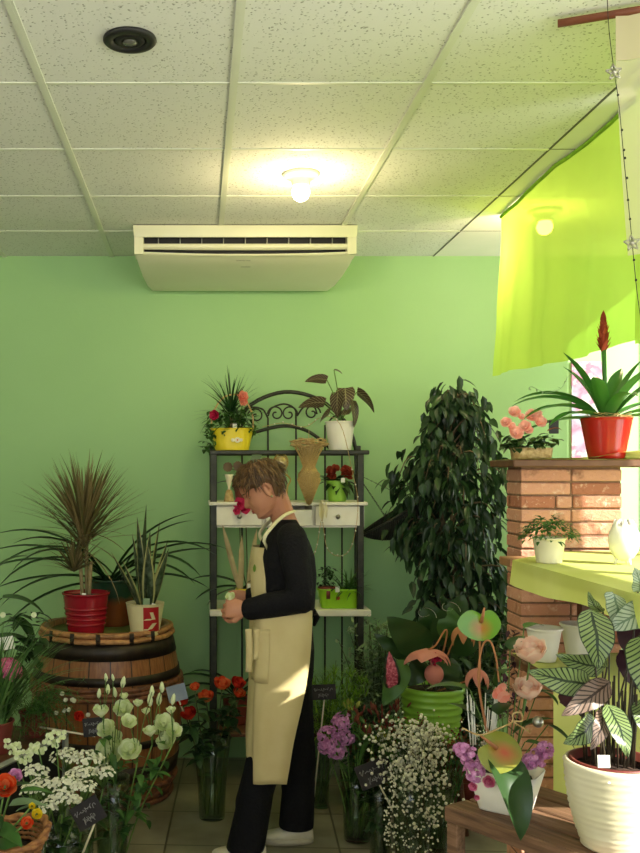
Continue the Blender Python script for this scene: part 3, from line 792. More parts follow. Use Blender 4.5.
# ---- lime pot with reddish leaves on the drawers
c = at(337, 499, 4.93); c.z = dz1 + .018
o = plant('potted_begonia', c, 'small lime pot with reddish brown leaves standing above the drawers', 'potted plant')
pot(o, c, .046, .058, .11, 'lime_cer'); b = MB()
for k in range(60): b.leaf(c + V((r.uniform(-.03, .03), r.uniform(-.03, .03), .10)), r.uniform(0, 6.3), r.uniform(-.2, 1.1), r.uniform(.07, .13), .035, 1.1, 4, 'lance')
b.build('foliage', 'leaf_dark', o); b = MB()
for k in range(16): a_ = r.uniform(0, 6.3); b.rose(c + V((.05 * math.cos(a_) + .01, .03 * math.sin(a_) - .02, .13 + r.uniform(0, .05))), (r.uniform(-1, 1), -1, .8), .019, .9, k, 2)
b.build('bract', 'p_rust', o); card(o, c + V((.02, -.075, .10)), .022, .024, rz=.3)
# ---- candle holder, plant, brass mirror on drawers shelf
zt = dz1 + .018
c = at(229, 501, 4.9); c.z = zt
o = root('candle_holder', c, 'slim cream candle holder with flared cup above the drawers', 'candle holder')
MB().lathe([(.026, 0), (.026, .006), (.02, .04), (.016, .055), (.008, .062)], 20, c).build('base', 'raffia', o)
MB().lathe([(.008, .060), (.006, .075), (.014, .10), (.019, .125), (.024, .142), (.021, .142), (.004, .1)], 20, c).build('cup', 'cream_cer', o)
c = at(243, 501, 5.05); c.z = zt
o = plant('potted_orchid', c, 'dark leafed plant with brownish flowers behind the candle holder', 'potted plant')
pot(o, c, .04, .05, .09, 'terra_plastic')
for az, el, L in ((PI, .5, .17), (PI - .5, .9, .14), (0, .7, .13), (-.6, .2, .12)):
    MB().leaf(c + V((0, 0, .085)), az, el, L, .05, .9, 8, 'strap').build('leaf', 'leaf_strap', o)
b = MB()
for p in ((228, 467), (238, 466), (246, 470), (241, 474)): b.flat_flower(at(*p, 5.0), (-.2, -1, 0), .026, 5, .2, p[0])
b.build('flower', plain('brownish petals', '#6c5540', '#8c7458', .6, trans=.2), o)
MB().tube(curve_pts([c + V((0, 0, .08)), at(243, 474, 5.03), at(229, 468, 5.01)], 10), .0025, 5).build('flower_stem', 'stem_dark', o)
card(o, at(254, 463, 4.98), .05, .06, 'leaf_grey', 'plant_card', rot=.35)
c = at(281, 501, 5.0); c.z = zt
o = root('gilt_mirror', c, 'small gilt oval mirror on a curled stand, half hidden by the woman', 'mirror')
mc = at(281, 462, 5.0)
MB().lathe([(.034, 0), (.034, .006), (.0001, .007)], 28, mc + V((0, .003, 0)), (0, -1, 0)).build('mirror_glass', 'gold_glass', o)
MB().tube([mc + V((.036 * math.cos(w), 0, .044 * math.sin(w))) for w in [2 * PI * k / 30 for k in range(31)]], .005, 7).build('frame', 'brass', o)
MB().tube(curve_pts([mc + V((0, 0, -.045)), mc + V((.05, 0, -.09)), mc + V((.035, 0, -.13)), c + V((.03, 0, .004))], 14), .005, 6).build('stand', 'brass', o)
MB().lathe([(.035, 0), (.035, .008), (.0001, .012)], 20, c).build('base', 'brass', o)

# ---- shelf three: orchid in yellow pot; lime rectangular planter
z3 = .895
Yo = 4.88
c = at(247, 607, Yo); c.z = z3
o = plant('moth_orchid', c, 'tall orchid with a crimson flower in a yellow pot behind the woman', 'orchid')
pot(o, c, .048, .06, .105, 'yellow_pl')
for az, el, L, W in ((PI, .7, .30, .062), (PI + .2, .35, .28, .06), (PI - .3, .1, .24, .055), (0, .6, .22, .05), (-.7, .9, .2, .05)):
    MB().leaf(c + V((-.01, 0, .10)), az, el, L, W, 1.0, 12, 'strap', .25).build('leaf', 'leaf_strap', o)
for px, top in ((240, 512), (246, 515)):
    MB().tube(curve_pts([c + V((0, 0, .1)), at(px + 1, 560, Yo), at(px, top, Yo - .02), at(px + 2, top - 6, Yo - .06)], 16), .0034, 6).build('flower_stem', 'stem_dark', o)
for p, R_ in (((240, 504), .034), ((246, 509), .026), ((237, 511), .02)):
    b = MB(); q = at(*p, Yo - .06); b.flat_flower(q, (-.5, -1, .1), R_, 5, .15, p[0], 1.3); b.rose(q + V((-.004, -.01, 0)), (-.3, -1, 0), R_ * .35, .6, 2, 2); b.build('flower', 'p_orchid', o)
card(o, c + V((.012, -.062, .10)), .026, .034)
o = root('dried_grass_plume', at(232, 588, 4.74), 'pale dried leaf plumes leaning beside the orchid stems', 'dried plant')
for pts in ([(240, 592), (232, 570), (226, 545), (220, 524)], [(241, 592), (239, 565), (242, 535)], [(248, 590), (252, 560), (257, 528)]):
    P = [at(x, y, 4.84) for x, y in pts]; d = P[-1] - P[0]; b = MB()
    b.leaf(P[0], PI if d.x < 0 else 0, math.atan2(d.z, abs(d.x)) , d.length, .030, -.06 if d.x < 0 else 0, 12, 'strap', .3, twist=1.2)
    b.build('plume', plain('dried straw leaf', '#b8a478', '#ccb88c', .7, 20, trans=.2), o)
c = at(339, 607, 4.9); c.z = z3
o = plant('herb_planter', c, 'lime rectangular planter with mixed small plants on the lower white shelf', 'potted plant')
b = MB(); b.lathe([(.0001, 0), (.094, 0), (.097, .004), (.114, .092), (.118, .094), (.118, .101), (.109, .101), (.094, .03), (.0001, .03)], 48, (0, 0, 0), sq=5)
for v in b.v: v.x *= .98; v.y *= .42; v.x, v.y, v.z = v.x + c.x, v.y + c.y, v.z + c.z
b.build('pot', 'lime_plastic', o); b = MB()
b.lathe([(.0001, .07), (.104, .082), (.0001, .086)], 24, (0, 0, 0), sq=5)
for v in b.v: v.y *= .38; v += c
b.build('soil', 'soil', o)
bq = MB(); bq.lathe([(.0001, 0), (.045, 0), (.05, .06), (.0001, .06)], 18, c + V((-.06, -.0, .05))); bq.build('inner_pot', 'terra_plastic', o)
b = MB()
for k in range(120):
    p = c + V((-.06 + r.gauss(0, .022), r.gauss(0, .02), .10 + r.uniform(0, .11))); b.leaf(p, r.uniform(0, 6.3), r.uniform(-.4, .9), .03, .015, .6, 3, 'ovate')
b.build('leafy_plant', 'leaf_dark', o); b = MB()
for k in range(90):
    b.blade(c + V((.05 + r.uniform(-.03, .04), r.uniform(-.02, .02), .08)), r.uniform(0, 6.3), r.uniform(.2, 1.4), r.uniform(.08, .17), .009, r.uniform(.3, 1.1))
b.build('grassy_plant', 'leaf_mid', o)
card(o, c + V((-.015, -.05, .085)), .022, .03); MB().flat_flower(c + V((-.012, -.0455, .055)), (0, -1, 0), .010, 5, .1, 2).build('flower_print', 'p_rust', o)
# spider leaves trailing from shelf
# ---- hanging black hammock planter
hk = A(357, 474, 4.95)
o = root('hanging_planter', hk, 'black half-moon hanging planter slung on chains beside the ficus', 'hanging planter')
t = NT('black woven coconut mat'); wv = t.n('ShaderNodeTexWave'); wv.inputs['Scale'].default_value = 30; t.l(t.coord(), wv.inputs[0])
hm = t.bsdf(t.ramp(wv.outputs[1], [(0, '#10120c'), (1, '#24281c')]), .8, bump=wv.outputs[1], bstr=.5)
L0, L1 = A(360, 535, 4.93), A(426, 495, 4.93); ax = (L1 - L0); Ln = ax.length; ax = ax.normalized(); dn = V((ax.z, 0, -ax.x)); dn = dn if dn.z < 0 else -dn
g = []
for i in range(17):
    u = i / 16; row = []; dep = .125 * math.sin(PI * u) ** .8 ; wd = .11 * math.sin(PI * u) ** .6 + .002
    for j in range(11):
        w = PI * j / 10; row.append(L0 + ax * Ln * u + V((0, 1, 0)) * (wd * math.cos(w)) + dn * (dep * math.sin(w)))
    g.append(row)
MB().sheet(g).build('basket', hm, o)
MB().tube([r_[0] for r_ in g], .005, 6).build('rim', 'black_metal', o); MB().tube([r_[-1] for r_ in g], .005, 6).build('rim', 'black_metal', o)
for q in (L0 + V((0, 0, 0)), g[6][-1], g[13][-1], g[7][0]):
    n = int((q - hk).length / .013); b = MB()
    for k in range(n):
        p = hk.lerp(q, (k + .5) / n); d = (q - hk).normalized(); a_, b_, _ = frame(d); s_ = a_ if k % 2 else b_
        b.tube([p - d * .007 + s_ * .0, p + s_ * .003, p + d * .007, p - s_ * .003, p - d * .007], .0011, 4)
    b.build('chain', 'black_metal', o)
MB().tube([hk + V((0, .1, 0)), hk + V((0, .0, .004)), hk + V((0, -.01, -.004))], .004, 6).build('hook', 'black_metal', o)

# ================================================================ FICUS
c = V((1.27, 4.86, 0))
o = plant('weeping_fig', c, 'tall weeping fig tree with dense drooping leaves before the green wall', 'tree')
pot(o, c, .13, .17, .28, 'terra_plastic', lip=.005)
r = random.Random(11)
MB().tube(curve_pts([c + V((0, 0, .22)), c + V((.02, 0, .7)), c + V((-.02, .02, 1.2)), c + V((.0, 0, 1.7))], 14), [.022 - .001 * i for i in range(13)], 8).build('trunk', 'bark', o)
MB().tube(curve_pts([c + V((.03, .02, .22)), c + V((-.03, .03, .7)), c + V((.03, -.01, 1.2)), c + V((.02, 0, 1.6))], 14), [.016 - .0007 * i for i in range(13)], 7).build('trunk', 'bark', o)
# silhouette half widths by pixel row
rows = [(392, 432, 470), (405, 420, 487), (425, 416, 486), (445, 402, 500), (470, 398, 508), (500, 396, 512), (520, 394, 510), (540, 405, 512), (560, 408, 512), (580, 414, 512), (600, 420, 514), (622, 432, 512)]
bb = MB(); lf = MB()
for k in range(120):
    z = r.uniform(.68, 2.02); py = 472 - (z - 1.6) * F / 4.86
    for (y0, a0, b0), (y1, a1, b1) in zip(rows[:-1], rows[1:]):
        if y0 <= py <= y1: u = (py - y0) / (y1 - y0); xa, xb = a0 + (a1 - a0) * u, b0 + (b1 - b0) * u; break
    else: xa, xb = (430, 475) if py < 392 else (440, 505)
    X0, X1 = (xa - 199) * 4.86 / F, (xb - 199) * 4.86 / F; cxx = (X0 + X1) / 2; hw = (X1 - X0) / 2
    a_ = r.uniform(0, 2 * PI); q = r.random() ** .45 * .86
    e = V((cxx + math.cos(a_) * hw * q, c.y + math.sin(a_) * min(hw, .30) * q, z))
    e.y = min(e.y, 5.17)
    s0 = V((c.x, c.y, max(.6, z - .10 - .12 * r.random())))
    P = curve_pts([s0, s0.lerp(e, .5) + V((0, 0, .05)), e, e + V((math.cos(a_) * .05, math.sin(a_) * .03, -.10))], 9); bb.tube(P, [.005 * (1 - i / 12) + .001 for i in range(len(P))], 4)
    for j in range(24):
        p = P[r.randrange(3, len(P))] + V((r.gauss(0, .028), r.gauss(0, .025), r.gauss(0, .03)))
        if p.y > 5.2: p.y = 5.2
        lf.leaf(p, a_ + r.gauss(0, 1.0), r.uniform(-1.3, -.1), r.uniform(.07, .105), r.uniform(.028, .04), .7, 4, 'ovate', .25, r.gauss(0, .5))
lf.v = [V((v.x, min(v.y, 5.265), v.z)) for v in lf.v]
bb.build('branch', 'bark', o)['kind'] = 'stuff'; lf.build('foliage', 'leaf_ficus', o)

# ================================================================ BARREL
bc = V((-.462, 4.73, 0)); H = .84
t = NT('varnished barrel staves'); uv = t.n('ShaderNodeSeparateXYZ'); t.l(t.coord('UV'), uv.inputs[0])
st = t.math('FRACT', t.math('MULTIPLY', uv.outputs[0], 22)); gap = t.math('LESS_THAN', t.math('ABSOLUTE', t.math('SUBTRACT', st, .5)), .47)
mpg = t.n('ShaderNodeMapping'); mpg.inputs['Scale'].default_value = (14, 14, 1.2); t.l(t.coord(), mpg.inputs[0])
nz = t.noise(6, 5, mpg.outputs[0])
M['stave'] = t.bsdf(t.mix(gap, '#2a160c', t.ramp(nz, [(.3, '#7a4828'), (.7, '#a06a3c')])), .38, bump=nz, bstr=.25)
M['hoop'] = plain('dark rusty barrel hoop', '#221a14', '#3a2c20', .45, 20, metal=.3, bump=.3)
M['hoop_wood'] = plain('split willow hoop', '#9a6a40', '#c8925c', .6, 26, bump=.7)
M['hoop_dk'] = plain('reddish brown willow hoop', '#55301e', '#8a5436', .6, 26, bump=.7)
def br_(z): u = z / H * 2 - 1; return .374 - .062 * u * u
o = root('wine_barrel', bc, 'old wooden wine barrel with dark hoops carrying the red pot', 'barrel')
prof = [(br_(0) - .02, 0)] + [(br_(H * k / 20), H * k / 20) for k in range(21)] + [(br_(H) - .022, H), (br_(H) - .024, H - .03), (.0001, H - .03)]
MB().lathe(prof, 66, bc).build('body', 'stave', o)
MB().lathe([(.0001, 0), (br_(H) - .024, 0), (br_(H) - .024, .004), (.0001, .004)], 40, bc + V((0, 0, H - .03))).build('head', plain('mossy barrel head', '#5c6428', '#6e7434', .7, 6), o)
for z0, z1, m_ in ((.715, .79, 'hoop'), (.60, .64, 'hoop'), (.30, .335, 'hoop'), (.14, .215, 'hoop'), (.03, .062, 'hoop_dk')):
    MB().lathe([(br_(z0) - .002, z0), (br_(z0) + .005, z0), (br_(z1) + .005, z1), (br_(z1) - .002, z1)], 60, bc).build('hoop', m_, o)
for zc, m_ in ((.83, 'hoop_wood'), (.802, 'hoop_wood'), (.582, 'hoop_dk'), (.56, 'hoop_dk'), (.538, 'hoop_dk'), (.10, 'hoop_dk'), (.018, 'hoop_dk')):
    MB().tube([bc + V((math.cos(2 * PI * k / 60) * (br_(zc) + .006), math.sin(2 * PI * k / 60) * (br_(zc) + .006), zc + .002 * math.sin(k))) for k in range(61)], .0125, 8, False).build('hoop', m_, o)
b = MB(); r = random.Random(4)
for a_ in (-2.4, -2.0, -1.62, -1.15, -.8):
    for k in range(5):
        w = a_ + k * .012; R_ = br_(.82) + .02; b.tube([bc + V((math.cos(w) * R_, math.sin(w) * R_, .842)), bc + V((math.cos(w) * (R_ + .003), math.sin(w) * (R_ + .003), .815)), bc + V((math.cos(w) * R_, math.sin(w) * R_, .79))], .003, 4)
b.build('binding', 'hoop', o)['kind'] = 'stuff'
zb = H - .026
# red pot with dracaena marginata
c = V(((86 - 199) * 4.6 / F, 4.60, zb))
o = plant('potted_dracaena', c, 'red ribbed pot with a spiky reddish dracaena on the barrel', 'potted plant')
M_ = pot(o, c, .088, .113, .20, 'red_glaze', ribs=0, lip=.004)
b = MB()
for z in (.05, .075, .10, .125): b.lathe([(.0, z - .004)] * 0 + [(.0895 + (.113 - .088) * z / .2 - .001, z - .007), (.093 + .025 * z / .2, z), (.0895 + .025 * z / .2 - .001, z + .007)], 40, c)
b.build('rib', 'red_glaze', M_)
for dx, dy, h in ((-.03, 0, .25), (.0, .02, .42), (.025, -.01, .2)):
    MB().tube([c + V((dx * .5, dy, .15)), c + V((dx * .8, dy, .15 + h * .5)), c + V((dx, dy, .15 + h))], .0095, 7).build('cane', 'cane', o)
r = random.Random(8); tc = at(84, 540, 4.6); b = MB()
for k in range(240):
    el = 1.5 - abs(r.gauss(0, .62)); 
    if el < -.5: el = r.uniform(-.3, 1.2)
    b.blade(tc + V((r.uniform(-.012, .012), r.uniform(-.012, .012), r.uniform(-.04, .06))), r.uniform(0, 2 * PI), el, r.uniform(.33, .42) * (1 if el > .3 else .85), .0125, r.uniform(.05, .35) + max(0, .8 - el) * .35, 6, 1.4)
b.build('foliage', 'leaf_marg', o)
tc = at(74, 572, 4.58); b = MB()
for k in range(60): b.blade(tc, r.uniform(0, 2 * PI), r.uniform(.4, 1.5), r.uniform(.16, .24), .011, r.uniform(.1, .5), 5)
b.build('foliage', 'leaf_marg', o)
card(o, c + V((.003, -.108, .19)), .02, .018)
# brown glazed pot with arching straps
c = V(((113 - 199) * 4.85 / F, 4.86, zb))
o = plant('potted_clivia', c, 'brown and green glazed pot with long arching strap leaves behind the red pot', 'potted plant')
pot(o, c, .09, .125, .24, 'brown_glaze', lip=.006)
b = MB(); r = random.Random(21)
spec = [(PI - .1, .9, .62, 1.3), (PI + .2, .7, .66, 1.2), (PI + .1, 1.2, .6, 1.5), (PI - .2, .35, .55, .7), (PI + .35, 1.0, .58, 1.9), (PI, 1.3, .5, 2.2), (0, 1.0, .55, 1.3), (.1, .8, .48, .9), (-.2, 1.2, .55, 1.7), (-.1, .5, .4, 1.0), (0, 1.35, .45, 1.2), (PI + .5, 1.3, .5, 1.6), (-.5, 1.1, .5, 1.8), (PI - .3, 1.1, .62, 1.8), (PI + .15, .5, .5, 1.3), (-.35, .9, .45, 1.6), (PI+.3,.2,.5,1.0), (.2,1.25,.5,1.0)]
for az, el, L, dr in spec:
    if math.sin(az) > .12: az = -az
    b.leaf(c + V((r.uniform(-.04, .04), r.uniform(-.05, .0), .21)), az, el, L * 1.2, .05, dr, 12, 'strap', .35)
b.v = [V((v.x, min(v.y, 5.26), v.z)) for v in b.v]
b.build('foliage', 'leaf_strap', o)
# cream pot with red print, sansevieria
c = V(((145 - 199) * 4.55 / F, 4.56, zb))
o = plant('potted_sansevieria', c, 'cream pot with a red leaf print and upright snake plant on the barrel', 'potted plant')
t = NT('cream pot with red print'); sx = t.n('ShaderNodeSeparateXYZ'); t.l(t.coord(), sx.inputs[0])
X, Z = sx.outputs[0], sx.outputs[2]
inb = t.math('MULTIPLY', t.math('MULTIPLY', t.math('GREATER_THAN', X, -.004), t.math('LESS_THAN', X, .068)), t.math('MULTIPLY', t.math('GREATER_THAN', Z, .022), t.math('LESS_THAN', Z, .142)))
front = t.math('LESS_THAN', sx.outputs[1], 0)
def tri(cxx, cz, s1, s2, h):   # leaf cut-outs
    return t.math('MULTIPLY', t.math('LESS_THAN', t.math('ABSOLUTE', t.math('SUBTRACT', Z, cz)), h), t.math('LESS_THAN', t.math('ABSOLUTE', t.math('SUBTRACT', t.math('SUBTRACT', X, cxx), t.math('MULTIPLY', t.math('SUBTRACT', Z, cz), s1))), s2))
cut = t.math('MAXIMUM', tri(.04, .10, -.3, .008, .018), t.math('MAXIMUM', tri(.02, .083, 2.4, .018, .0035), t.math('MAXIMUM', tri(.038, .05, .8, .010, .014), tri(.01, .034, 2, .014, .003))))
fac = t.math('MULTIPLY', t.math('MULTIPLY', inb, front), t.math('SUBTRACT', 1, cut))
M['printed'] = t.bsdf(t.mix(fac, '#e2d6a4', '#b01c22'), .4)
pot(o, c, .068, .093, .155, 'printed', lip=.001)
for k, (dx, az, el, L) in enumerate(((.0, 1.3, 1.5, .50), (.02, .2, 1.42, .42), (.03, 0, 1.3, .34), (-.02, PI, 1.42, .36), (-.03, PI, 1.2, .24), (.01, -1.2, 1.42, .38), (-.01, 2.4, 1.45, .44), (.035, -.4, 1.25, .30), (-.035, PI - .3, 1.05, .30), (.02, -1.6, 1.4, .3))):
    t_ = MB().leaf(c + V((dx, r.uniform(-.02, .02), .13)), az, el, L, .056, -.05, 9, 'lance', .5, r.uniform(-.8, .8))
    t_.build('leaf', leafm('snake plant leaf', '#3a4a2c', '#4c5c38', .35, .1) if 'leaf_sans' not in M else M['leaf_sans'], o)
    if 'leaf_sans' not in M:
        t = NT('snake plant leaf banded'); uv = t.n('ShaderNodeSeparateXYZ'); t.l(t.coord('UV'), uv.inputs[0])
        d = t.math('ABSOLUTE', t.math('SUBTRACT', uv.outputs[0], .5)); nz = t.noise(40, 3)
        M['leaf_sans'] = t.bsdf(t.mix(t.math('GREATER_THAN', d, .36), t.ramp(nz, [(.4, '#2c3c24'), (.6, '#56644a')]), '#a8a468'), .35, trans=.1)
card(o, c + V((.01, -.06, .14)), .032, .042, 'leaf_grey', 'plant_tag'); card(o, c + V((.04, -.065, .135)), .022, .024, rot=.3)
# ================================================================ THE WOMAN (profile, facing -X, head bowed)
wm = root('person', (.37, 4.0, 0), 'woman with short hair, black jumper and long cream apron, head bowed over her hands', 'person')
def ring(c, rx, ry, n=24, rot=None, e=2.2):
    out = []
    for j in range(n):
        w = 2 * PI * j / n; cw, sw = math.cos(w), math.sin(w)
        p = V((rx * math.copysign(abs(cw) ** (2 / e), cw), ry * math.copysign(abs(sw) ** (2 / e), sw), 0))
        out.append(V(c) + (rot @ p if rot else p))
    return out
def loft(mb, rings, cap=True):
    n = len(rings[0]); vs = [p for r_ in rings for p in r_]; fs = []
    for i in range(len(rings) - 1):
        for j in range(n): q = (j + 1) % n; fs.append((i * n + j, i * n + q, i * n + n + q, i * n + n + j))
    if cap: fs += [tuple(range(n - 1, -1, -1)), tuple((len(rings) - 1) * n + j for j in range(n))]
    mb.add(vs, fs)
def px(x, Y=4.0): return (x - 199) * Y / F
def pz(y, Y=4.0): return 1.6 - (y - 472) * Y / F
def limb(mb, pts, rad, n=16, m=20, flat=1.0):
    k = len(pts); P = curve_pts(pts, m * (k - 1)); L = len(P); R_ = []
    for i in range(L):
        u = i / (L - 1) * (k - 1); a = min(int(u), k - 2); f = u - a; f = f * f * (3 - 2 * f); R_.append(rad[a] * (1 - f) + rad[a + 1] * f)
    mb.tube(P, R_, n); mb.ball(P[0], R_[0] * .99, 14, 9); mb.ball(P[-1], R_[-1] * .99, 14, 9)
def fuse(mb, name, mat, voxel, parent, smooth_it=6, lap=.5):
    o = mb.build(name, mat, None)
    rm = o.modifiers.new('r', 'REMESH'); rm.mode = 'VOXEL'; rm.voxel_size = voxel; rm.use_smooth_shade = True
    sm = o.modifiers.new('s', 'SMOOTH'); sm.factor = lap; sm.iterations = smooth_it
    bpy.context.view_layer.update(); dg = bpy.context.evaluated_depsgraph_get()
    me = D.meshes.new_from_object(o.evaluated_get(dg)); me.name = name
    D.objects.remove(o); o = D.objects.new(name, me); C.objects.link(o)
    me.materials.clear(); me.materials.append(M[mat])
    me.transform(Matrix.Translation(-wm.location)); o.parent = parent
    me.polygons.foreach_set('use_smooth', [True] * len(me.polygons)); return o
# head frame
TH = math.radians(31); HC = V((px(262.5), 3.985, pz(488.5)))
Fv = V((-math.cos(TH), 0, -math.sin(TH))); Uv = V((-math.sin(TH), 0, math.cos(TH))); Sv = V((0, 1, 0))
def interp(tab, z):
    if z <= tab[0][0]: return tab[0][1]
    for (a, x), (b, y) in zip(tab[:-1], tab[1:]):
        if z <= b: u = (z - a) / (b - a); u = u * u * (3 - 2 * u); return x + (y - x) * u
    return tab[-1][1]
fT = [(-.118, .045), (-.110, .070), (-.098, .083), (-.085, .080), (-.078, .078), (-.068, .083), (-.058, .083), (-.045, .082), (-.02, .083), (.0, .082), (.018, .090), (.035, .091), (.06, .084), (.085, .062), (.105, .03), (.116, .0)]
bT = [(-.118, -.0), (-.1, .0), (-.08, -.035), (-.05, -.065), (-.02, -.085), (.02, -.098), (.05, -.095), (.08, -.075), (.1, -.045), (.116, .0)]
wT = [(-.118, .015), (-.108, .028), (-.09, .045), (-.07, .055), (-.045, .062), (-.015, .068), (.02, .073), (.05, .073), (.08, .058), (.1, .036), (.116, .003)]
noseT = [(-.05, 0), (-.043, .012), (-.034, .027), (-.026, .026), (-.008, .014), (.008, .004), (.02, 0)]
lipT = [(-.078, 0), (-.071, .006), (-.0635, .001), (-.056, .007), (-.048, 0)]
def headp(z, w, off=0.0):
    f, b_, wd = interp(fT, z) + off, interp(bT, z) - off, interp(wT, z) + off
    cx_, hx = (f + b_) / 2, (f - b_) / 2; cw, sw = math.cos(w), math.sin(w)
    e = 2.35; x = cx_ + hx * math.copysign(abs(cw) ** (2 / e), cw); y = wd * math.copysign(abs(sw) ** (2 / e), sw)
    if cw > 0 and off == 0:
        x += interp(noseT, z) * math.exp(-(y / .0115) ** 2) + interp(lipT, z) * math.exp(-(y / .02) ** 4)
        for s_ in (-1, 1): x -= .009 * math.exp(-((y - s_ * .031) / .015) ** 2 - ((z - .002) / .010) ** 2)     # eye sockets
        for s_ in (-1, 1): x += .005 * math.exp(-((y - s_ * .04) / .018) ** 2 - ((z + .03) / .018) ** 2)
    return HC + Fv * x + Sv * y + Uv * z
body = MB()
hr = []
for i in range(60):
    z = -.116 + .2315 * i / 59; hr.append([headp(z, 2 * PI * j / 72) for j in range(72)])
loft(body, hr)
# neck
limb(body, [HC + Uv * -.05 + Fv * -.03, V((px(283), 4.0, pz(517))), V((px(289), 4.0, pz(537)))], [.052, .052, .062])
# ears
for s_ in (-1, 1):
    e0 = HC + Fv * -.012 + Uv * -.012 + Sv * s_ * .068
    P = [e0 + Fv * (.006 * math.cos(w) * 1.9) + Uv * (.030 * math.sin(w)) + Sv * s_ * (.012 + .004 * math.cos(w + PI)) for w in [k * PI / 8 for k in range(-5, 9)]]
    body.tube(P, .0058, 8); body.tube([e0 + Uv * -.02, e0 + Uv * .02], [.009, .011], 8); body.ball(e0 + Uv * -.028 + Sv * s_ * .012, .007, 8, 6)
# torso under the clothes
tor = [(530, 272, 303, .09), (545, 262, 307, .15), (560, 260, 310, .165), (580, 259, 311, .16), (600, 260, 308, .15), (625, 258, 306, .155), (650, 257, 306, .165)]
loft(body, [ring((px((a + b_) / 2), 4.0, pz(y)), px(b_) / 2 - px(a) / 2, w) for y, a, b_, w in tor])
# arms: near arm (towards the viewer) and far arm
sh_n, el_n, wr_n = V((px(293, 3.83), 3.83, pz(543, 3.83))), V((px(302, 3.76), 3.76, pz(600, 3.76))), V((px(248, 3.82), 3.82, pz(609, 3.82)))
sh_f, el_f, wr_f = V((px(290, 4.17), 4.17, pz(543, 4.17))), V((px(292, 4.22), 4.22, pz(598, 4.22))), V((px(249, 4.02), 4.02, pz(597, 4.02)))
for s0, e0, w0 in ((sh_n, el_n, wr_n), (sh_f, el_f, wr_f)):
    limb(body, [s0, e0], [.048, .040]); limb(body, [e0, w0], [.040, .026])
# hands
def hand(w0, d, palm_n, thumb_side, curl, spread=.9):
    """wrist w0, direction d to the knuckles, palm normal"""
    d = V(d).normalized(); pn = V(palm_n); pn = (pn - d * pn.dot(d)).normalized(); sd = d.cross(pn) * thumb_side
    k0 = w0 + d * .085
    rings = []
    for t_, wd, th in ((-.02, .026, .024), (.01, .029, .021), (.04, .038, .020), (.065, .042, .018), (.085, .041, .014), (.093, .036, .009)):
        c = w0 + d * t_; rings.append([c + sd * wd * math.cos(2 * PI * j / 16) + pn * th * math.sin(2 * PI * j / 16) for j in range(16)])
    loft(body, rings)
    for i, L in enumerate((.072, .080, .074, .058)):
        base = w0 + d * (.083 - abs(i - 1) * .004) + sd * (.030 - .0205 * i); ang = 0; p = base; P = [base - d * .02, base]; R_ = [.0095, .0095]
        for s_, seg in enumerate((.42, .32, .26)):
            ang += curl[i] * (.9, 1.1, .7)[s_]; v = d * math.cos(ang) + pn * math.sin(ang) + sd * .04 * (1.5 - i); p = p + v * L * seg; P.append(p); R_.append((.0092, .0083, .0072)[s_])
        body.tube(P, R_, 9); body.ball(P[-1], .0071, 8, 6)
    tb0 = w0 + d * .022 + sd * .022
    P = [tb0, tb0 + d * .030 + sd * .026 + pn * .012, tb0 + d * .055 + sd * .028 + pn * .030, tb0 + d * .072 + sd * .018 + pn * .044]
    body.tube(P, [.014, .0125, .010, .0085], 9); body.ball(P[-1], .0084, 8, 6)
hand(wr_n, (-1, .12, .04), (.0, .9, -.25), 1, (.9, .95, 1.0, 1.05))
hand(wr_f, (-1, -.30, -.12), (.1, -.95, .0), -1, (.75, .8, .9, 1.0))
# legs inside the trousers and feet
hip_n, kn_n, an_n = V((px(281, 3.91), 3.91, pz(655, 3.91))), V((px(268, 3.9), 3.9, pz(745, 3.9))), V((px(243, 3.88), 3.88, .10))
hip_f, kn_f, an_f = V((px(286, 4.09), 4.09, pz(655, 4.09))), V((px(297, 4.09), 4.09, pz(745, 4.09))), V((px(296, 4.07), 4.07, .10))
limb(body, [hip_n, kn_n], [.080, .056]); limb(body, [kn_n, an_n], [.056, .036])
limb(body, [hip_f, kn_f], [.080, .056]); limb(body, [kn_f, an_f], [.056, .036])
fuse(body, 'body', 'skin', .0038, wm, 3, .5)
# ---- face details
def fp(z, y, out=0.0):
    best = None
    for k in range(-40, 41):
        p = headp(z, k * PI / 80); q = (p - HC).dot(Sv)
        if best is None or abs(q - y) < best[0]: best = (abs(q - y), p)
    return best[1] + Fv * out
for s_ in (-1, 1):
    e = fp(.0, s_ * .031, -.0085); b = MB().ball(e, .0115, 14, 10); ey = b.build('eye', 'eye', wm)
    MB().ball(e + (Fv * .9 - Uv * .42).normalized() * .0078, .0052, 10, 8).build('iris', 'iris', ey)
    b = MB(); b.tube([fp(.003 - .003 * abs(u), s_ * (.031 + .014 * u), .0015) for u in (-1, -.5, 0, .5, 1)], [.0012, .0028, .0034, .0028, .0012], 7); b.build('eyelid', 'skin', wm)
    b = MB(); b.tube([fp(.019 + .003 * (1 - u * u), s_ * (.032 + .019 * u), .001) for u in (-1, -.5, 0, .5, 1)], [.0015, .0025, .0025, .002, .001], 6); b.build('eyebrow', 'hair', wm)
b = MB(); b.tube([fp(-.0605, y, .0005) for y in (-.022, -.012, 0, .012, .022)], [.0015, .0045, .005, .0045, .0015], 8); b.tube([fp(-.068, y, -.001) for y in (-.018, -.009, 0, .009, .018)], [.0015, .0045, .0055, .0045, .0015], 8); b.build('lips', 'lips', wm)
er = HC + Fv * -.012 + Uv * -.043 + Sv * -.084
MB().ball(er, .0055, 10, 8).build('earring', 'gold_glass', wm)
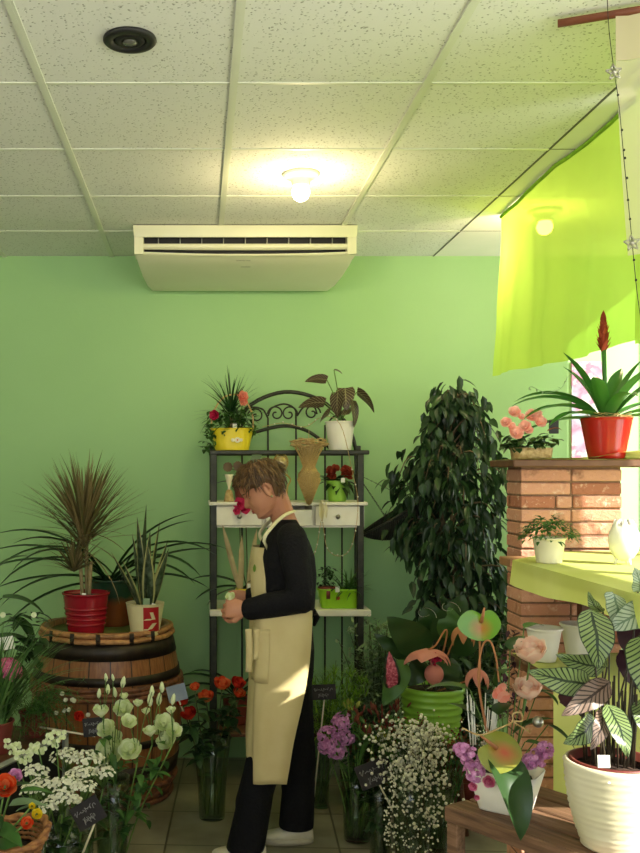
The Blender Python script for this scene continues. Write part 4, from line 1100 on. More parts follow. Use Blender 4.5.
# ---- hair: cap + layered locks
hc = MB(); g = []
def hairline(w):   # lowest z allowed, by angle from the face (0) to the nape (pi)
    a = abs(w); return interp([(0, .068), (.8, .058), (1.1, .028), (1.4, .018), (1.8, .014), (2.0, -.055), (PI, -.080)], a)
NW = 64
for i in range(18):
    row = []
    for j in range(NW + 1):
        w = -PI + 2 * PI * j / NW; z0 = hairline(w); z = z0 + (.1155 - z0) * i / 17
        q = headp(z, w, .013 * min(1, .35 + i / 5)); row.append(q + Uv * .004 * (i / 17))
    g.append(row)
hc.sheet(g)
r = random.Random(13)
crown = HC + Uv * .122 + Fv * -.055
for k in range(820):
    w = r.uniform(-PI, PI); z0 = hairline(w); z = z0 + (.115 - z0) * r.random() ** .8
    p = headp(z, w, .012); n_ = (p - (HC + Uv * .01)).normalized()
    away = (p - crown); away = away - n_ * away.dot(n_)
    if away.length < 1e-4: continue
    d = away.normalized()
    if abs(w) < 1.2: d = (d + Sv * r.uniform(-.5, .5) + Fv * .2).normalized()
    if abs(w) > 1.4: d = (d - Uv * .4 - Fv * .25).normalized()
    L = r.uniform(.04, .06) * (.6 if z < .03 else 1) * (.75 if abs(w) < 1.0 and z < .085 else 1); sgn = r.uniform(-.25, .25)
    if any(((p + d * L) - (HC + Fv * -.012 + Uv * -.012 + Sv * s2 * .07)).length < .036 for s2 in (-1, 1)) and r.random() < .92: continue
    side = n_.cross(d).normalized(); vs = []; W_ = r.uniform(.005, .009); q = p - d * .012 + n_ * .003; fs = []
    lift = r.uniform(.008, .02) if z > .03 else r.uniform(.003, .008)
    for i in range(6):
        t_ = i / 5; c = q + d * L * t_ + n_ * (lift * math.sin(PI * min(1, t_ * .9)) - .010 * t_ * t_) - n_ * 0 + side * sgn * L * t_ * t_
        cc = c - (HC + Uv * .0); 
        ww = W_ * (1 - t_ ** 2 * .92) * .5; vs += [c - side * ww, c + n_ * ww * .5, c + side * ww]
    for i in range(5):
        for m_ in (0, 1): a = i * 3 + m_; fs.append((a, a + 1, a + 4, a + 3))
    hc.add(vs, fs)
hc.build('hair', 'hair', wm)
# ---- jumper
sw = MB()
tor = [(519, 277, 296, .066), (524, 273, 299, .085), (531, 268, 304, .13), (541, 261, 309, .175), (555, 258, 314, .188), (575, 257, 316, .18), (594, 257, 315, .168), (608, 258, 314, .165), (618, 258, 312, .168)]
loft(sw, [ring((px((a + b_) / 2), 4.0, pz(y)), px(b_) / 2 - px(a) / 2, w, e=2.3) for y, a, b_, w in tor])
limb(sw, [V((px(290, 3.88), 3.88, pz(537, 3.88))), sh_n + V((0, 0, 0)), el_n], [.055, .063, .055]); limb(sw, [el_n, el_n.lerp(wr_n, .55), wr_n + V((.012, 0, 0))], [.053, .053, .046])
limb(sw, [V((px(290, 4.12), 4.12, pz(537, 4.12))), sh_f, el_f], [.055, .063, .055]); limb(sw, [el_f, el_f.lerp(wr_f, .55), wr_f + V((.015, 0, 0))], [.053, .050, .043])
# fabric folds
for k in range(5):
    u = k / 4; c = el_n.lerp(wr_n, .08 + .3 * u); sw.tube([c + V((.0, -.046, -.02)), c + V((.02, -.05, .01)), c + V((.03, -.03, .04))], [.004, .008, .004], 6)
fuse(sw, 'jumper', 'sweater', .006, wm, 5, .5)
# collar edge of skin visible; shirt strap round the neck = apron strap
# ---- trousers
tr = MB()
loft(tr, [ring((px((a + b_) / 2), 4.0, pz(y)), px(b_) / 2 - px(a) / 2, w) for y, a, b_, w in ((610, 259, 311, .160), (625, 256, 312, .168), (650, 255, 314, .185), (672, 255, 313, .18), (684, 258, 311, .15))])
limb(tr, [hip_n, kn_n, V((px(252, 3.89), 3.89, pz(805, 3.89)))], [.102, .078, .072]); 
limb(tr, [hip_f, kn_f, V((px(298, 4.08), 4.08, pz(790, 4.08)))], [.105, .078, .072])
def cuff(a, ra, b_, rb, Yc): 
    rs = []
    for t_ in (0, .5, 1): c = V(a).lerp(V(b_), t_); rs.append(ring(c, ra + (rb - ra) * t_, (ra + (rb - ra) * t_) * .92))
    loft(tr, rs)
cuff((px(256, 3.89), 3.89, pz(795, 3.89)), .072, (px(245, 3.88), 3.88, .045), .080, 3.88)
cuff((px(299, 4.08), 4.08, pz(780, 4.08)), .070, (px(296, 4.07), 4.07, .065), .076, 4.07)
fuse(tr, 'trousers', 'trousers', .007, wm, 5, .5)
# ---- trainers
def shoe(heel_x, toe_x, Y):
    s0 = MB(); L = heel_x - toe_x; rs = []
    for t_, wd, h0, h1 in ((0, .022, .014, .055), (.04, .032, .012, .075), (.2, .036, .012, .092), (.38, .038, .012, .085), (.6, .045, .012, .062), (.82, .046, .014, .05), (.95, .034, .017, .042), (1, .016, .02, .034)):
        x = heel_x - L * t_; c = V((x, Y, (h0 + h1) / 2)); rs.append([c + V((0, wd * math.cos(2 * PI * j / 18) * (1.0), (h1 - h0) / 2 * math.sin(2 * PI * j / 18) * (1.0))) for j in range(18)])
    loft(s0, rs); so_ = s0.build('trainer', 'trainer', wm)
    s1 = MB(); out = []
    for j in range(28):
        w = 2 * PI * j / 28; wd = .043 + .008 * math.cos(w + PI); out.append(V(((heel_x + toe_x) / 2 - L / 2 * 1.03 * -math.cos(w), Y + wd * math.sin(w), 0)))
    vs = [p + V((0, 0, .001)) for p in out] + [p + V((0, 0, .024)) for p in out]; n = 28
    s1.add(vs, [tuple(range(n - 1, -1, -1)), tuple(range(n, 2 * n))] + [(i, (i + 1) % n, n + (i + 1) % n, n + i) for i in range(n)]); s1.build('sole', 'sole', so_)
    s2 = MB()
    for t_ in (.36, .43, .50, .57): x = heel_x - L * t_; s2.tube([V((x + .008, Y - .030, .072 - .05 * (t_ - .36))), V((x, Y, .096 - .13 * (t_ - .36))), V((x - .008, Y + .03, .072 - .05 * (t_ - .36)))], .003, 5)
    s2.build('laces', 'label_white', so_)
shoe(px(313, 4.07), px(262, 4.07), 4.07)
shoe(px(266, 3.88), px(212, 3.88), 3.88)
# ---- apron: skirt, bib, strap, ties
sk = [(609, 254, 311, .225), (616, 253, 311, .23), (630, 252.5, 310.5, .232), (645, 252.5, 309.5, .235), (662, 252.5, 308, .235), (685, 252, 304.5, .232), (707, 250.5, 300, .228), (725, 249.5, 296, .224), (744, 248.5, 292, .22), (765, 248.5, 289, .215), (783, 249, 286, .212)]
g = []
for i in range(34):
    u = i / 33 * (len(sk) - 1); a = min(int(u), len(sk) - 2); f = u - a
    y, xf, xb, hw = [sk[a][k] * (1 - f) + sk[a + 1][k] * f for k in range(4)]
    row = []; v = i / 33
    for j in range(57):
        th = -PI * .5 * 1.0 + PI * j / 56
        e = 5.0; cw, sw_ = math.cos(th), math.sin(th)
        x = px(xb, 3.82) - (px(xb, 3.82) - px(xf, 3.86)) * abs(cw) ** (2 / e); yy = hw * math.copysign(abs(sw_) ** (2 / e), sw_)
        fold = .006 * v * math.sin(th * 7 + 2 * v) + .004 * math.sin(th * 13 + 5 * v) * v + .005 * noise.noise(V((th * 2.2, v * 6, 1)))
        if i == 0: fold -= .006
        row.append(V((x - fold * cw, 4.0 + yy * (1 + fold * 2) - 0.0, pz(y, 3.82) + .004 * math.sin(th * 3) * v)))
    g.append(row)
ap = MB().sheet(g).build('apron', 'apron', wm)
so2 = ap.modifiers.new('t', 'SOLIDIFY'); so2.thickness = .003
# pocket
g2 = []
for i in range(12):
    row = []
    for j in range(12):
        gi = int(6 + i * 10 / 11); gj = int(8 + j * 17 / 11)
        p = g[gi][gj]; n_ = V((-math.cos(-PI / 2 + PI * gj / 56) * 1, math.sin(-PI / 2 + PI * gj / 56), 0)); row.append(p + n_ * .004)
    g2.append(row)
pk = MB().sheet(g2).build('pocket', 'apron', ap); pk.modifiers.new('t', 'SOLIDIFY').thickness = .003
# bib on the chest
g = []
bt = [(546, 252, .105), (556, 251, .112), (570, 250.5, .12), (585, 250.5, .13), (600, 251.5, .145), (611, 252.5, .165)]
for i in range(16):
    u = i / 15 * (len(bt) - 1); a = min(int(u), len(bt) - 2); f = u - a
    y, xf, hw = [bt[a][k] * (1 - f) + bt[a + 1][k] * f for k in range(3)]
    row = []
    for j in range(21):
        s_ = j / 10 - 1; x = px(xf) + .055 * abs(s_) ** 2.4 + .003 * noise.noise(V((s_ * 3, i * .3, 5))); row.append(V((x, 4.0 + s_ * hw, pz(y))))
    g.append(row)
bb_ = MB().sheet(g).build('bib', 'apron', ap); bb_.modifiers.new('t', 'SOLIDIFY').thickness = .003
MB().leaf(g[6][4] + V((-.005, -.003, 0)), -PI / 2, 1.2, .04, .012, .2, 5, 'lance').build('leaf_print', 'leaf_light', ap)
for s_ in (-1, 1):
    c0 = g[0][0 if s_ < 0 else 20]
    P = [c0 + V((.004, 0, -.01)), V((px(262), 4 + s_ * .135, pz(537))) + V((0, s_ * .005, .0)), V((px(272), 4 + s_ * .115, pz(524))), V((px(282), 4 + s_ * .085, pz(516))), V((px(291), 4 + s_ * .045, pz(512.5))), V((px(294), 4, pz(512)))]
    P = curve_pts(P, 24); st_ = MB(); g3 = []
    for k, p in enumerate(P):
        t_ = (P[min(k + 1, len(P) - 1)] - P[max(k - 1, 0)]).normalized(); up = V((0, s_ * .75, .65)); sd = t_.cross(up).normalized(); g3.append([p - sd * .008 + up * .010, p + up * .012, p + sd * .008 + up * .010])
    o_ = st_.sheet(g3).build('strap', 'apron_edge', ap); o_.modifiers.new('t', 'SOLIDIFY').thickness = .003
for x_, l_ in ((247.5, 662), (255, 650)):
    b = MB(); g3 = []
    for i in range(10):
        u = i / 9; z = pz(621 + (l_ - 621) * u); cx_ = px(x_ - 1.5 + .8 * math.sin(u * 3)); Y_ = 3.80
        g3.append([V((cx_ - .013, Y_ + .004 * math.sin(u * 4), z)), V((cx_, Y_ - .004, z)), V((cx_ + .013, Y_, z))])
    o_ = b.sheet(g3).build('tie', 'apron', ap); o_.modifiers.new('t', 'SOLIDIFY').thickness = .002
b = MB().tube([V((px(253), 3.85, pz(616))), V((px(257), 3.82, pz(614))), V((px(300), 3.80, pz(612)))], .007, 6).build('waistband', 'apron_edge', ap)
kn = MB().tube([V((px(311), 3.93, pz(608))), V((px(315), 3.94, pz(615))), V((px(313), 3.96, pz(624)))], [.012, .014, .006], 8).build('hem_knot', 'sweater', wm)
# the bud in her fingers
bd = at(230.5, 597, 3.84); o = root('flower_bud', bd, 'cream flower bud held between the fingers of the woman', 'flower')
MB().rose(bd, (-.3, -.5, .8), .020, .2, 4, 3).build('bloom', 'p_lisi', o)
MB().tube([bd, bd + V((.012, .03, -.03)), bd + V((.03, .05, -.075))], .0022, 5).build('stem', 'stem', o)
# ================================================================ FLOWERS ON THE FLOOR, TABLES AND CRATE
r = random.Random(77)
def vase(c, r0, r1, h, label, water=.5, name='glass_vase', foot=.012):
    o = root(name, c, label, 'vase')
    MB().lathe([(.0001, 0), (r0, 0), (r0 + .001, foot), (r0 + (r1 - r0) * .3, h * .35), (r1, h)][0:] , 36, c).build('glass', 'glass', o) if False else None
    b = MB(); n = 36; prof = [(.0001, .001), (r0, .001), (r0 + .002, .01), (r0 + (r1 - r0) * .25, h * .35), (r0 + (r1 - r0) * .6, h * .7), (r1, h)]
    b.lathe(prof[:-1] + [(r1, h), (r1 - .003, h), (r0 + (r1 - r0) * .6 - .003, h * .7), (r0 - .002, foot), (.0001, foot)], n, c); b.build('glass', 'glass', o)
    if water:
        rw = r0 + (r1 - r0) * water - .006
        MB().lathe([(.0001, foot + .002), (r0 - .006, foot + .002), (rw, h * water), (.0001, h * water)], 28, c).build('water', 'water', o)
    return o
def stem_path(base, head, bend=.25):
    base, head = V(base), V(head); mid = V((base.x * .45 + head.x * .55, base.y * .45 + head.y * .55, (base.z + head.z) / 2)); mid.x -= (head.x - base.x) * bend
    return curve_pts([base, mid, head], 12)
def inv(c, rr_=.03):   # random point at the bottom of a vase
    a_ = r.uniform(0, 6.3); return V(c) + V((math.cos(a_) * rr_, math.sin(a_) * rr_, .02))
# ---- vase of roses
vc = onfloor(212, 4.36); vase(vc, .058, .088, .38, 'tall clear glass vase of orange red roses on the tiled floor by the barrel')
for k, (x, y, m_, R_, lab) in enumerate([(222, 684, 'p_orange', .036, 'orange rose with the highest bloom in the glass vase'), (238, 683, 'p_red', .032, 'red rose nearest to the apron, upper of two'), (239, 693, 'p_orange', .028, 'orange rose just under the red rose by the apron'),
        (206, 697, 'p_orange', .034, 'orange red rose leaning towards the barrel'), (195, 687, 'p_orange', .021, 'small half closed orange rose beside the bluish grey label'),
        (189, 714, 'p_red', .034, 'deep red rose resting against the white lisianthus blooms'), (183, 702, 'p_red', .026, 'small red rose under the bluish grey label')]):
    h = at(x, y, 4.3 if x > 200 else 4.15); o = root('rose', h, lab, 'rose', 'roses in the glass vase')
    P = stem_path(inv(vc), h - V((0, 0, .02))); MB().tube(P, .0032, 5).build('stem', 'stem_dark', o)
    d = (V((h.x - vc.x, -.15, .28))).normalized(); MB().rose(h, d, R_, .35, k, 4).build('bloom', m_, o)
    b = MB()
    for i in range(16):
        p = P[r.randrange(7, 12)]; b.leaf(p, r.uniform(0, 6.3), r.uniform(-.5, .6), r.uniform(.06, .09), .042, .6, 4, 'ovate')
    b.leaf(h - d * R_ * .8, 0, .6, .03, .008, -.3, 3); b.leaf(h - d * R_ * .8, PI, .6, .03, .008, -.3, 3)
    b.build('leaves', 'leaf_dark', o)
def stick_label(p, w, h, mat, label, tilt, foot, name='label_sign', cat='sign', chalk=True, seed=0, yaw=.0):
    o = root(name, p, label, cat); m = Matrix.Translation(p) @ Matrix.Rotation(yaw, 4, 'Z') @ Matrix.Rotation(tilt, 4, 'Y') @ Matrix.Rotation(-.15, 4, 'X')
    MB().bbox((-w / 2, -.0015, -h / 2), (w / 2, .0015, h / 2), .001, m).build('card', mat, o, False)
    MB().tube([m @ V((0, .004, -h * .2)), m @ V((0, .004, -h / 2)), V(foot)], .004, 5).build('stick', 'cream_cer', o)
    if chalk:
        q = random.Random(seed); b = MB()
        for row, (x0_, x1_, hh) in enumerate(((-.42, .42, .12), (-.25, .2, .16))):
            n = 46; P = []
            for i in range(n):
                u = i / (n - 1); P.append(m @ V((w * (x0_ + (x1_ - x0_) * u) + .003 * math.sin(i * 1.3), -.0026, h * (.17 - .38 * row) + h * hh * math.sin(i * 1.15 + q.random()) * (.6 + .4 * math.sin(i * .4)))))
            for a_ in range(0, n - 8, 9): b.tube(P[a_:a_ + 8], .0011, 4)
        b.build('handwriting', 'chalk', o)['kind'] = 'stuff'
    return o
stick_label(at(177, 693, 4.12), .085, .07, 'label_grey', 'bluish grey card on a stick between the barrel and the roses', -.25, vc + V((-.05, -.02, .30)), chalk=False)
# ---- lisianthus vase
vc = onfloor(112, 3.62); vase(vc, .055, .07, .43, 'tall narrow glass vase of creamy green lisianthus in front of the barrel')
heads = [(108, 753, 12, 'o'), (130, 749, 9, 'o'), (112, 739, 8.5, 'o'), (106, 728, 7.5, 'o'), (123, 708, 7.5, 'o'), (101, 711, 8, 'c'), (129, 721, 6, 'o'), (164, 722, 7.5, 'o'), (166, 740, 8, 'o'), (174, 730, 6.5, 'o'), (150, 731, 7, 'c'), (158, 729, 5, 'o'),
         (138, 703, 5, 'c'), (124, 696, 4.5, 'c'), (150, 701, 4, 'b'), (159, 700, 4, 'b'), (171, 710, 5, 'c'), (146, 711, 4.5, 'c'), (108, 690, 3.2, 'b'), (115, 693, 3.2, 'b'), (123, 683, 3.6, 'b'), (162, 688, 3.5, 'b'), (152, 692, 3.5, 'b'), (173, 700, 3.5, 'b'), (106, 678, 2.6, 'b'), (113, 678, 2.2, 'b'), (99, 694, 3, 'b')]
heads.sort(key=lambda t_: (t_[0] // 14, t_[1])); groups_ = [heads[i:i + 4] for i in range(0, len(heads), 4)]
labs = ['lisianthus stem with pale buds nearest to the dark chalk label', 'lisianthus stem carrying the largest open creamy bloom', 'lisianthus stem with half open blooms above the largest bloom', 'lisianthus stem in the middle of the bunch with green buds', 'lisianthus stem leaning over the barrel with closed buds', 'lisianthus stem with three creamy blooms over the lower barrel', 'lisianthus stem whose blooms touch the red rose']
for k, gp in enumerate(groups_):
    Yk = 3.55 + .05 * (k % 3); top = min(gp, key=lambda t_: t_[1]); ctr = at(sum(t_[0] for t_ in gp) / len(gp), max(t_[1] for t_ in gp) + 14, Yk)
    o = root('lisianthus', ctr, labs[k], 'lisianthus', 'lisianthus in the narrow vase')
    P = stem_path(inv(vc), ctr, .15); b = MB().tube(P, .0032, 5)
    for x, y, R_, kd in gp:
        h = at(x, y, Yk + r.uniform(-.05, .05)); b.tube(stem_path(ctr, h, .2), .0017, 4)
    b.build('stem', 'stem', o)
    for x, y, R_, kd in gp:
        h = at(x, y, Yk + r.uniform(-.05, .05)); R_ = R_ * Yk / F; d = V((r.uniform(-.4, .4), -.7, .7))
        if kd == 'o': MB().rose(h, d, R_ * 1.1, .8, int(x), 4).build('bloom', 'p_lisi', o)
        elif kd == 'c': MB().rose(h, (r.uniform(-.2, .2), -.2, 1), R_ * .95, .3, int(x), 3).build('bloom', 'p_lisi', o)
        else: MB().lathe([(.0001, -R_ * 1.5), (R_ * .5, -R_), (R_ * .75, 0), (R_ * .45, R_ * 1.4), (.0001, R_ * 2)], 8, h, (r.uniform(-.2, .2), 0, 1)).build('bud', 'p_lisi', o)
    b = MB()
    for i in range(14): b.leaf(P[r.randrange(5, 12)] + V((r.uniform(-.03, .03), 0, r.uniform(-.03, .05))), r.uniform(0, 6.3), r.uniform(-.6, .7), r.uniform(.05, .075), .03, .7, 4, 'ovate')
    b.build('leaves', 'leaf_mid', o)
# ---- chrysanthemum bucket vase
vc = onfloor(58, 3.35); vase(vc, .11, .135, .37, 'wide glass vase full of white chrysanthemums beside the wicker basket')
t = NT('x'); D.materials.remove(t.m)
for k, (x, y, w_, Y_) in enumerate([(66, 757, 16, 3.4), (86, 760, 18, 3.36), (103, 772, 13, 3.34), (82, 774, 15, 3.28), (36, 772, 13, 3.3), (45, 786, 16, 3.22), (66, 784, 15, 3.2), (62, 797, 13, 3.16), (84, 787, 12, 3.2), (33, 790, 12, 3.2), (48, 806, 9, 3.14), (74, 801, 8, 3.15)]):
    h = at(x, y, Y_); o = root('chrysanthemum_spray', h, 'spray of small white chrysanthemums in the wide glass vase', 'chrysanthemum', 'white chrysanthemum sprays')
    P = stem_path(inv(vc, .07), h - V((0, 0, .06)), .1); b = MB().tube(P, .003, 5); fl = MB(); R_ = w_ * Y_ / F * 1.05
    for i in range(int(w_ * 5)):
        a_ = r.uniform(0, 6.3); q = r.random() ** .5; p = h + V((math.cos(a_) * q * R_, math.sin(a_) * q * R_ * .8, R_ * .45 * (1 - q * q) + r.uniform(-.014, .008)))
        fl.flat_flower(p, (math.cos(a_) * q * .7, math.sin(a_) * q * .7 - .3, .9), r.uniform(.0048, .0075), 7, .15, i, 1.2)
        if i % 3 == 0: b.tube([P[-1], p], .0012, 4)
    b.build('stem', 'stem', o); fl.build('bloom', 'p_white', o)
    b = MB()
    for i in range(12): b.leaf(P[r.randrange(4, 12)], r.uniform(0, 6.3), r.uniform(-.3, .7), .06, .026, .7, 4, 'ovate')
    b.build('leaves', 'leaf_dark', o)
stick_label(at(88, 813, 3.05), .10, .08, 'slate', 'black chalk label leaning on the chrysanthemum vase', -.55, at(80, 860, 3.05), seed=1)
# ---- wicker basket arrangement
bcn = V((-.57, 2.62, .43))
crt = MB(); cb = root('low_crate', (bcn.x, bcn.y, 0), 'low dark crate under the wicker basket at the picture edge', 'crate')
for z0 in (.01, .11, .21, .31):
    for m_ in ((-.2, -.15, .2, -.135), (-.2, .135, .2, .15)): crt.box((bcn.x + m_[0], bcn.y + m_[1], z0), (bcn.x + m_[2], bcn.y + m_[3], z0 + .09))
    for xx in (-.2, .185): crt.box((bcn.x + xx, bcn.y - .135, z0), (bcn.x + xx + .015, bcn.y + .135, z0 + .09))
crt.box((bcn.x - .2, bcn.y - .15, .415), (bcn.x + .2, bcn.y + .15, .43)); crt.build('slats', 'dark_wood', cb, False)
b = MB()
for sx in (-.185, .165):
    for sy in (-.135, .115): b.box((bcn.x + sx, bcn.y + sy, 0), (bcn.x + sx + .02, bcn.y + sy + .02, .415))
b.build('post', 'dark_wood', cb, False)
o = root('wicker_basket', bcn, 'brown wicker basket of orange, red and yellow flowers with broad leaves', 'flower basket')
b = MB(); NB = 40
for k in range(15):
    z = .004 + k * .0105; R_ = .088 + .055 * (k / 14) ** 1.2
    pts = []
    for j in range(NB * 2 + 1):
        w = 2 * PI * j / (NB * 2); rr_ = R_ + .0045 * (1 if (j + k) % 2 else -1); zz = z + (.028 * max(0, math.cos(w - .5)) ** 3 * (k / 14) ** 2)
        pts.append(bcn + V((rr_ * math.cos(w), rr_ * math.sin(w) * .85, zz)))
    b.tube(pts, .0052, 6, False)
b.lathe([(.0001, 0), (.085, 0), (.085, .006), (.0001, .006)], 30, bcn); b.build('basket', 'wicker', o)
b = MB()
for s_ in (0, PI):
    b.tube([bcn + V(((.148 + .005 * math.sin(j * .8 + s_)) * math.cos(2 * PI * j / 60), (.148 + .005 * math.sin(j * .8 + s_)) * .85 * math.sin(2 * PI * j / 60), .156 + .005 * math.cos(j * .8 + s_) + .028 * max(0, math.cos(2 * PI * j / 60 - .5)) ** 3)) for j in range(61)], .008, 7)
b.build('rim', 'wicker', o)
MB().lathe([(.0001, .11), (.12, .115), (.0001, .13)], 20, bcn).build('moss', 'soil', o)
for x, y, R_, m_, Y_ in ((5, 786, .029, 'p_orange', 2.55), (15, 776, .018, 'p_magenta', 2.6), (37, 814, .013, 'p_yellow', 2.5), (27, 823, .015, 'p_orange', 2.48), (32, 806, .008, 'p_yellow', 2.5)):
    h = at(x, y, Y_); MB().rose(h, (.2, -.8, .6), R_, .5, x, 4).build('bloom', m_, o); MB().tube([h, bcn + V((0, 0, .12))], .003, 5).build('flower_stem', 'stem', o)
for x, y, az, el, L, W_, m_ in ((20, 806, .3, .2, .11, .06, 'leaf_grey'), (12, 838, -1.0, -.3, .12, .075, 'leaf_mid'), (30, 792, .2, .2, .10, .04, 'leaf_mid'), (26, 812, .1, .5, .10, .02, 'leaf_grey'), (4, 815, -1.4, -.2, .10, .06, 'leaf_dark'), (10, 800, 1.0, .8, .1, .05, 'leaf_grey'), (0, 826, -.6, .1, .13, .07, 'leaf_mid'), (22, 842, -.4, -.4, .08, .04, 'leaf_dark'), (-6, 800, .2, .6, .14, .06, 'leaf_dark')):
    MB().leaf(at(x, y, 2.55) - V((.03, 0, 0)), az, el, L, W_, .6, 8, 'ovate', .25).build('leaf', m_, o)
# ---- grey framed display crate with plants
K = V((-.545, 3.84, 0)); e1 = V((-.40, -.917, 0)); e2 = V((-.917, .40, 0)); tz = .54
o = root('display_crate', K + e1 * .3 + e2 * .35, 'dark crate with a pale grey metal frame beside the barrel', 'display stand')
def Q(a_, b_, z): return K + e1 * a_ + e2 * b_ + V((0, 0, z))
b = MB()
for a_, b_ in ((0, 0), (.6, 0), (0, .7), (.6, .7)): b.tube([Q(a_, b_, 0), Q(a_, b_, tz)], .013, 4)
for z in (tz - .012, .05):
    for p, q in (((0, 0), (.6, 0)), ((.6, 0), (.6, .7)), ((.6, .7), (0, .7)), ((0, .7), (0, 0))): b.tube([Q(*p, z), Q(*q, z)], .012, 4)
b.build('frame', plain('pale grey metal', '#8e9084', '#9c9e92', .5, 10), o, False)
b = MB(); b.add([Q(0, 0, tz - .004), Q(.6, 0, tz - .004), Q(.6, .7, tz - .004), Q(0, .7, tz - .004), Q(0, 0, tz), Q(.6, 0, tz), Q(.6, .7, tz), Q(0, .7, tz)], [(0, 1, 2, 3), (4, 7, 6, 5), (0, 4, 5, 1), (1, 5, 6, 2), (2, 6, 7, 3), (3, 7, 4, 0)])
b.build('top', 'dark_wood', o, False)
b = MB()
for p, q in (((.02, .02), (.58, .02)), ((.02, .02), (.02, .68)), ((.58, .02), (.58, .68))):
    b.add([Q(*p, .06), Q(*q, .06), Q(*q, tz - .03), Q(*p, tz - .03)], [(0, 1, 2, 3)])
b.build('panel', 'black', o, False)
# feathery asparagus fern
c = Q(.09, .09, tz); o = plant('potted_asparagus_fern', c, 'feathery trailing fern in a dark pot between the crate and the barrel', 'potted plant'); pot(o, c, .045, .06, .10, 'terra_plastic', lip=.003)
b = MB(); 
for k in range(70):
    az = r.gauss(-.3, 1.2); L = r.uniform(.12, .27); el = r.uniform(.2, 1.3); p = c + V((0, 0, .09)); P = []
    for i in range(7): e = el - 1.7 * (i / 6); P.append(p.copy()); p = p + V((math.cos(az) * math.cos(e), math.sin(az) * math.cos(e), math.sin(e))) * L / 6
    b.tube(P, .0009, 3)
    for i in range(1, 7):
        for j in range(4): b.blade(P[i], r.uniform(0, 6.3), r.uniform(-.5, 1), r.uniform(.015, .035), .0035, .3, 2)
b.build('foliage', 'leaf_mid', o); b = MB()
b.rose(at(79, 716, 3.72), (.2, -1, .3), .018, .6, 4, 3); b.build('red_flower', 'p_red', o)
for k in range(9): MB().rose(at(r.uniform(55, 100), r.uniform(688, 716), 3.75), (0, -1, .5), .008, .6, k, 2).build('pale_flower', 'p_white', o)
stick_label(at(94, 727, 3.60), .085, .07, 'slate', 'small black chalk label between the feathery fern and the lisianthus', -.1, c + V((.04, -.10, .06)), seed=2)
# grass plant
c = Q(.34, .10, tz); o = plant('potted_grass', c, 'potted grass with long arching blades standing on the dark crate', 'potted plant'); pot(o, c, .055, .07, .12, 'terra_plastic', lip=.003)
b = MB()
for k in range(95):
    az = r.gauss(.0, 1.2); b.blade(c + V((r.uniform(-.04, .04), r.uniform(-.04, .04), .10)), az, r.uniform(.75, 1.5), r.uniform(.30, .48), .011, r.uniform(.1, 1.0), 8, 1.6)
b.build('foliage', 'leaf_grass', o)
# pink hydrangea
c = Q(.16, .27, tz); o = plant('potted_hydrangea', c, 'pink hydrangea bloom at the picture edge among grass blades', 'potted plant'); pot(o, c, .05, .065, .11, 'terra_plastic', lip=.003)
h = at(7, 673, 3.66); b = MB()
for k in range(60):
    a_, z_ = r.uniform(0, 6.3), r.uniform(-.3, 1); rr_ = math.sqrt(max(0, 1 - z_ * z_)); n_ = V((math.cos(a_) * rr_, math.sin(a_) * rr_, z_)); b.flat_flower(h + n_ * .055, n_, .017, 4, .1, k, 1.3)
b.build('bloom', 'p_hyd', o); b = MB().tube([c + V((0, 0, .09)), h], .004, 5)
for k in range(14): b.leaf(c.lerp(h, r.uniform(.4, .9)), r.uniform(0, 6.3), r.uniform(-.2, .6), .10, .065, .8, 5, 'ovate')
b.build('foliage', 'leaf_dark', o)
# big glossy leaf plant
c = Q(.22, .50, tz); o = plant('potted_philodendron', c, 'plant with a broad glossy drooping leaf at the picture edge, beside the barrel top', 'potted plant'); pot(o, c, .075, .095, .17, 'brown_glaze')
for px_, py_, az, el, L, W_ in ((2, 598, .1, .15, .20, .12), (-6, 640, .3, .4, .18, .12), (12, 618, -.3, -.2, .15, .09), (-12, 600, 2.6, .5, .2, .12), (-4, 570, .3, .9, .16, .08), (14, 648, -.1, -.1, .14, .09), (0, 662, -.4, .1, .16, .1)):
    bigleaf(o, c + V((0, 0, .14)), at(px_, py_, 3.95), az, el, L, W_, 'leaf_dark', 'heart', 1.0)
b = MB()
for k in range(50): b.leaf(at(r.uniform(12, 42), r.uniform(612, 662), r.uniform(3.85, 4.0)), r.uniform(0, 6.3), r.uniform(-.6, .6), .07, .045, .7, 4, 'ovate')
b.build('leaves', 'leaf_dark', o)
for x in (34, 3): MB().flat_flower(at(x, 615, 3.8), (0, -1, .3), .012, 5, .2).build('pale_flower', 'p_lisi', o)
card(o, at(6, 650, 3.75), .07, .052, rot=-.15, name='price_card'); MB().tube([at(6, 650, 3.76), c + V((.03, -.03, .15))], .003, 5).build('card_stick', 'stem', o)
# pale green stems lying in front of the crate
for k, (x, y) in enumerate([(56, 738), (38, 746), (22, 756), (12, 744)]):
    h = at(x, y, 3.28 + .03 * k); o = root('green_flower_spike', h, 'pale green flower spike rising behind the white chrysanthemums', 'flower', 'pale green flower spikes')
    P = stem_path(inv(onfloor(58, 3.35), .06), h, .1); MB().tube(P, .0025, 5).build('stem', 'stem', o); b = MB()
    for i in range(16): b.flat_flower(h + V((r.uniform(-.03, .03), r.uniform(-.02, .02), r.uniform(-.03, .02))), (r.uniform(-1, 1), -1, .5), .009, 5, .4, i)
    b.build('bloom', 'p_lisi', o)
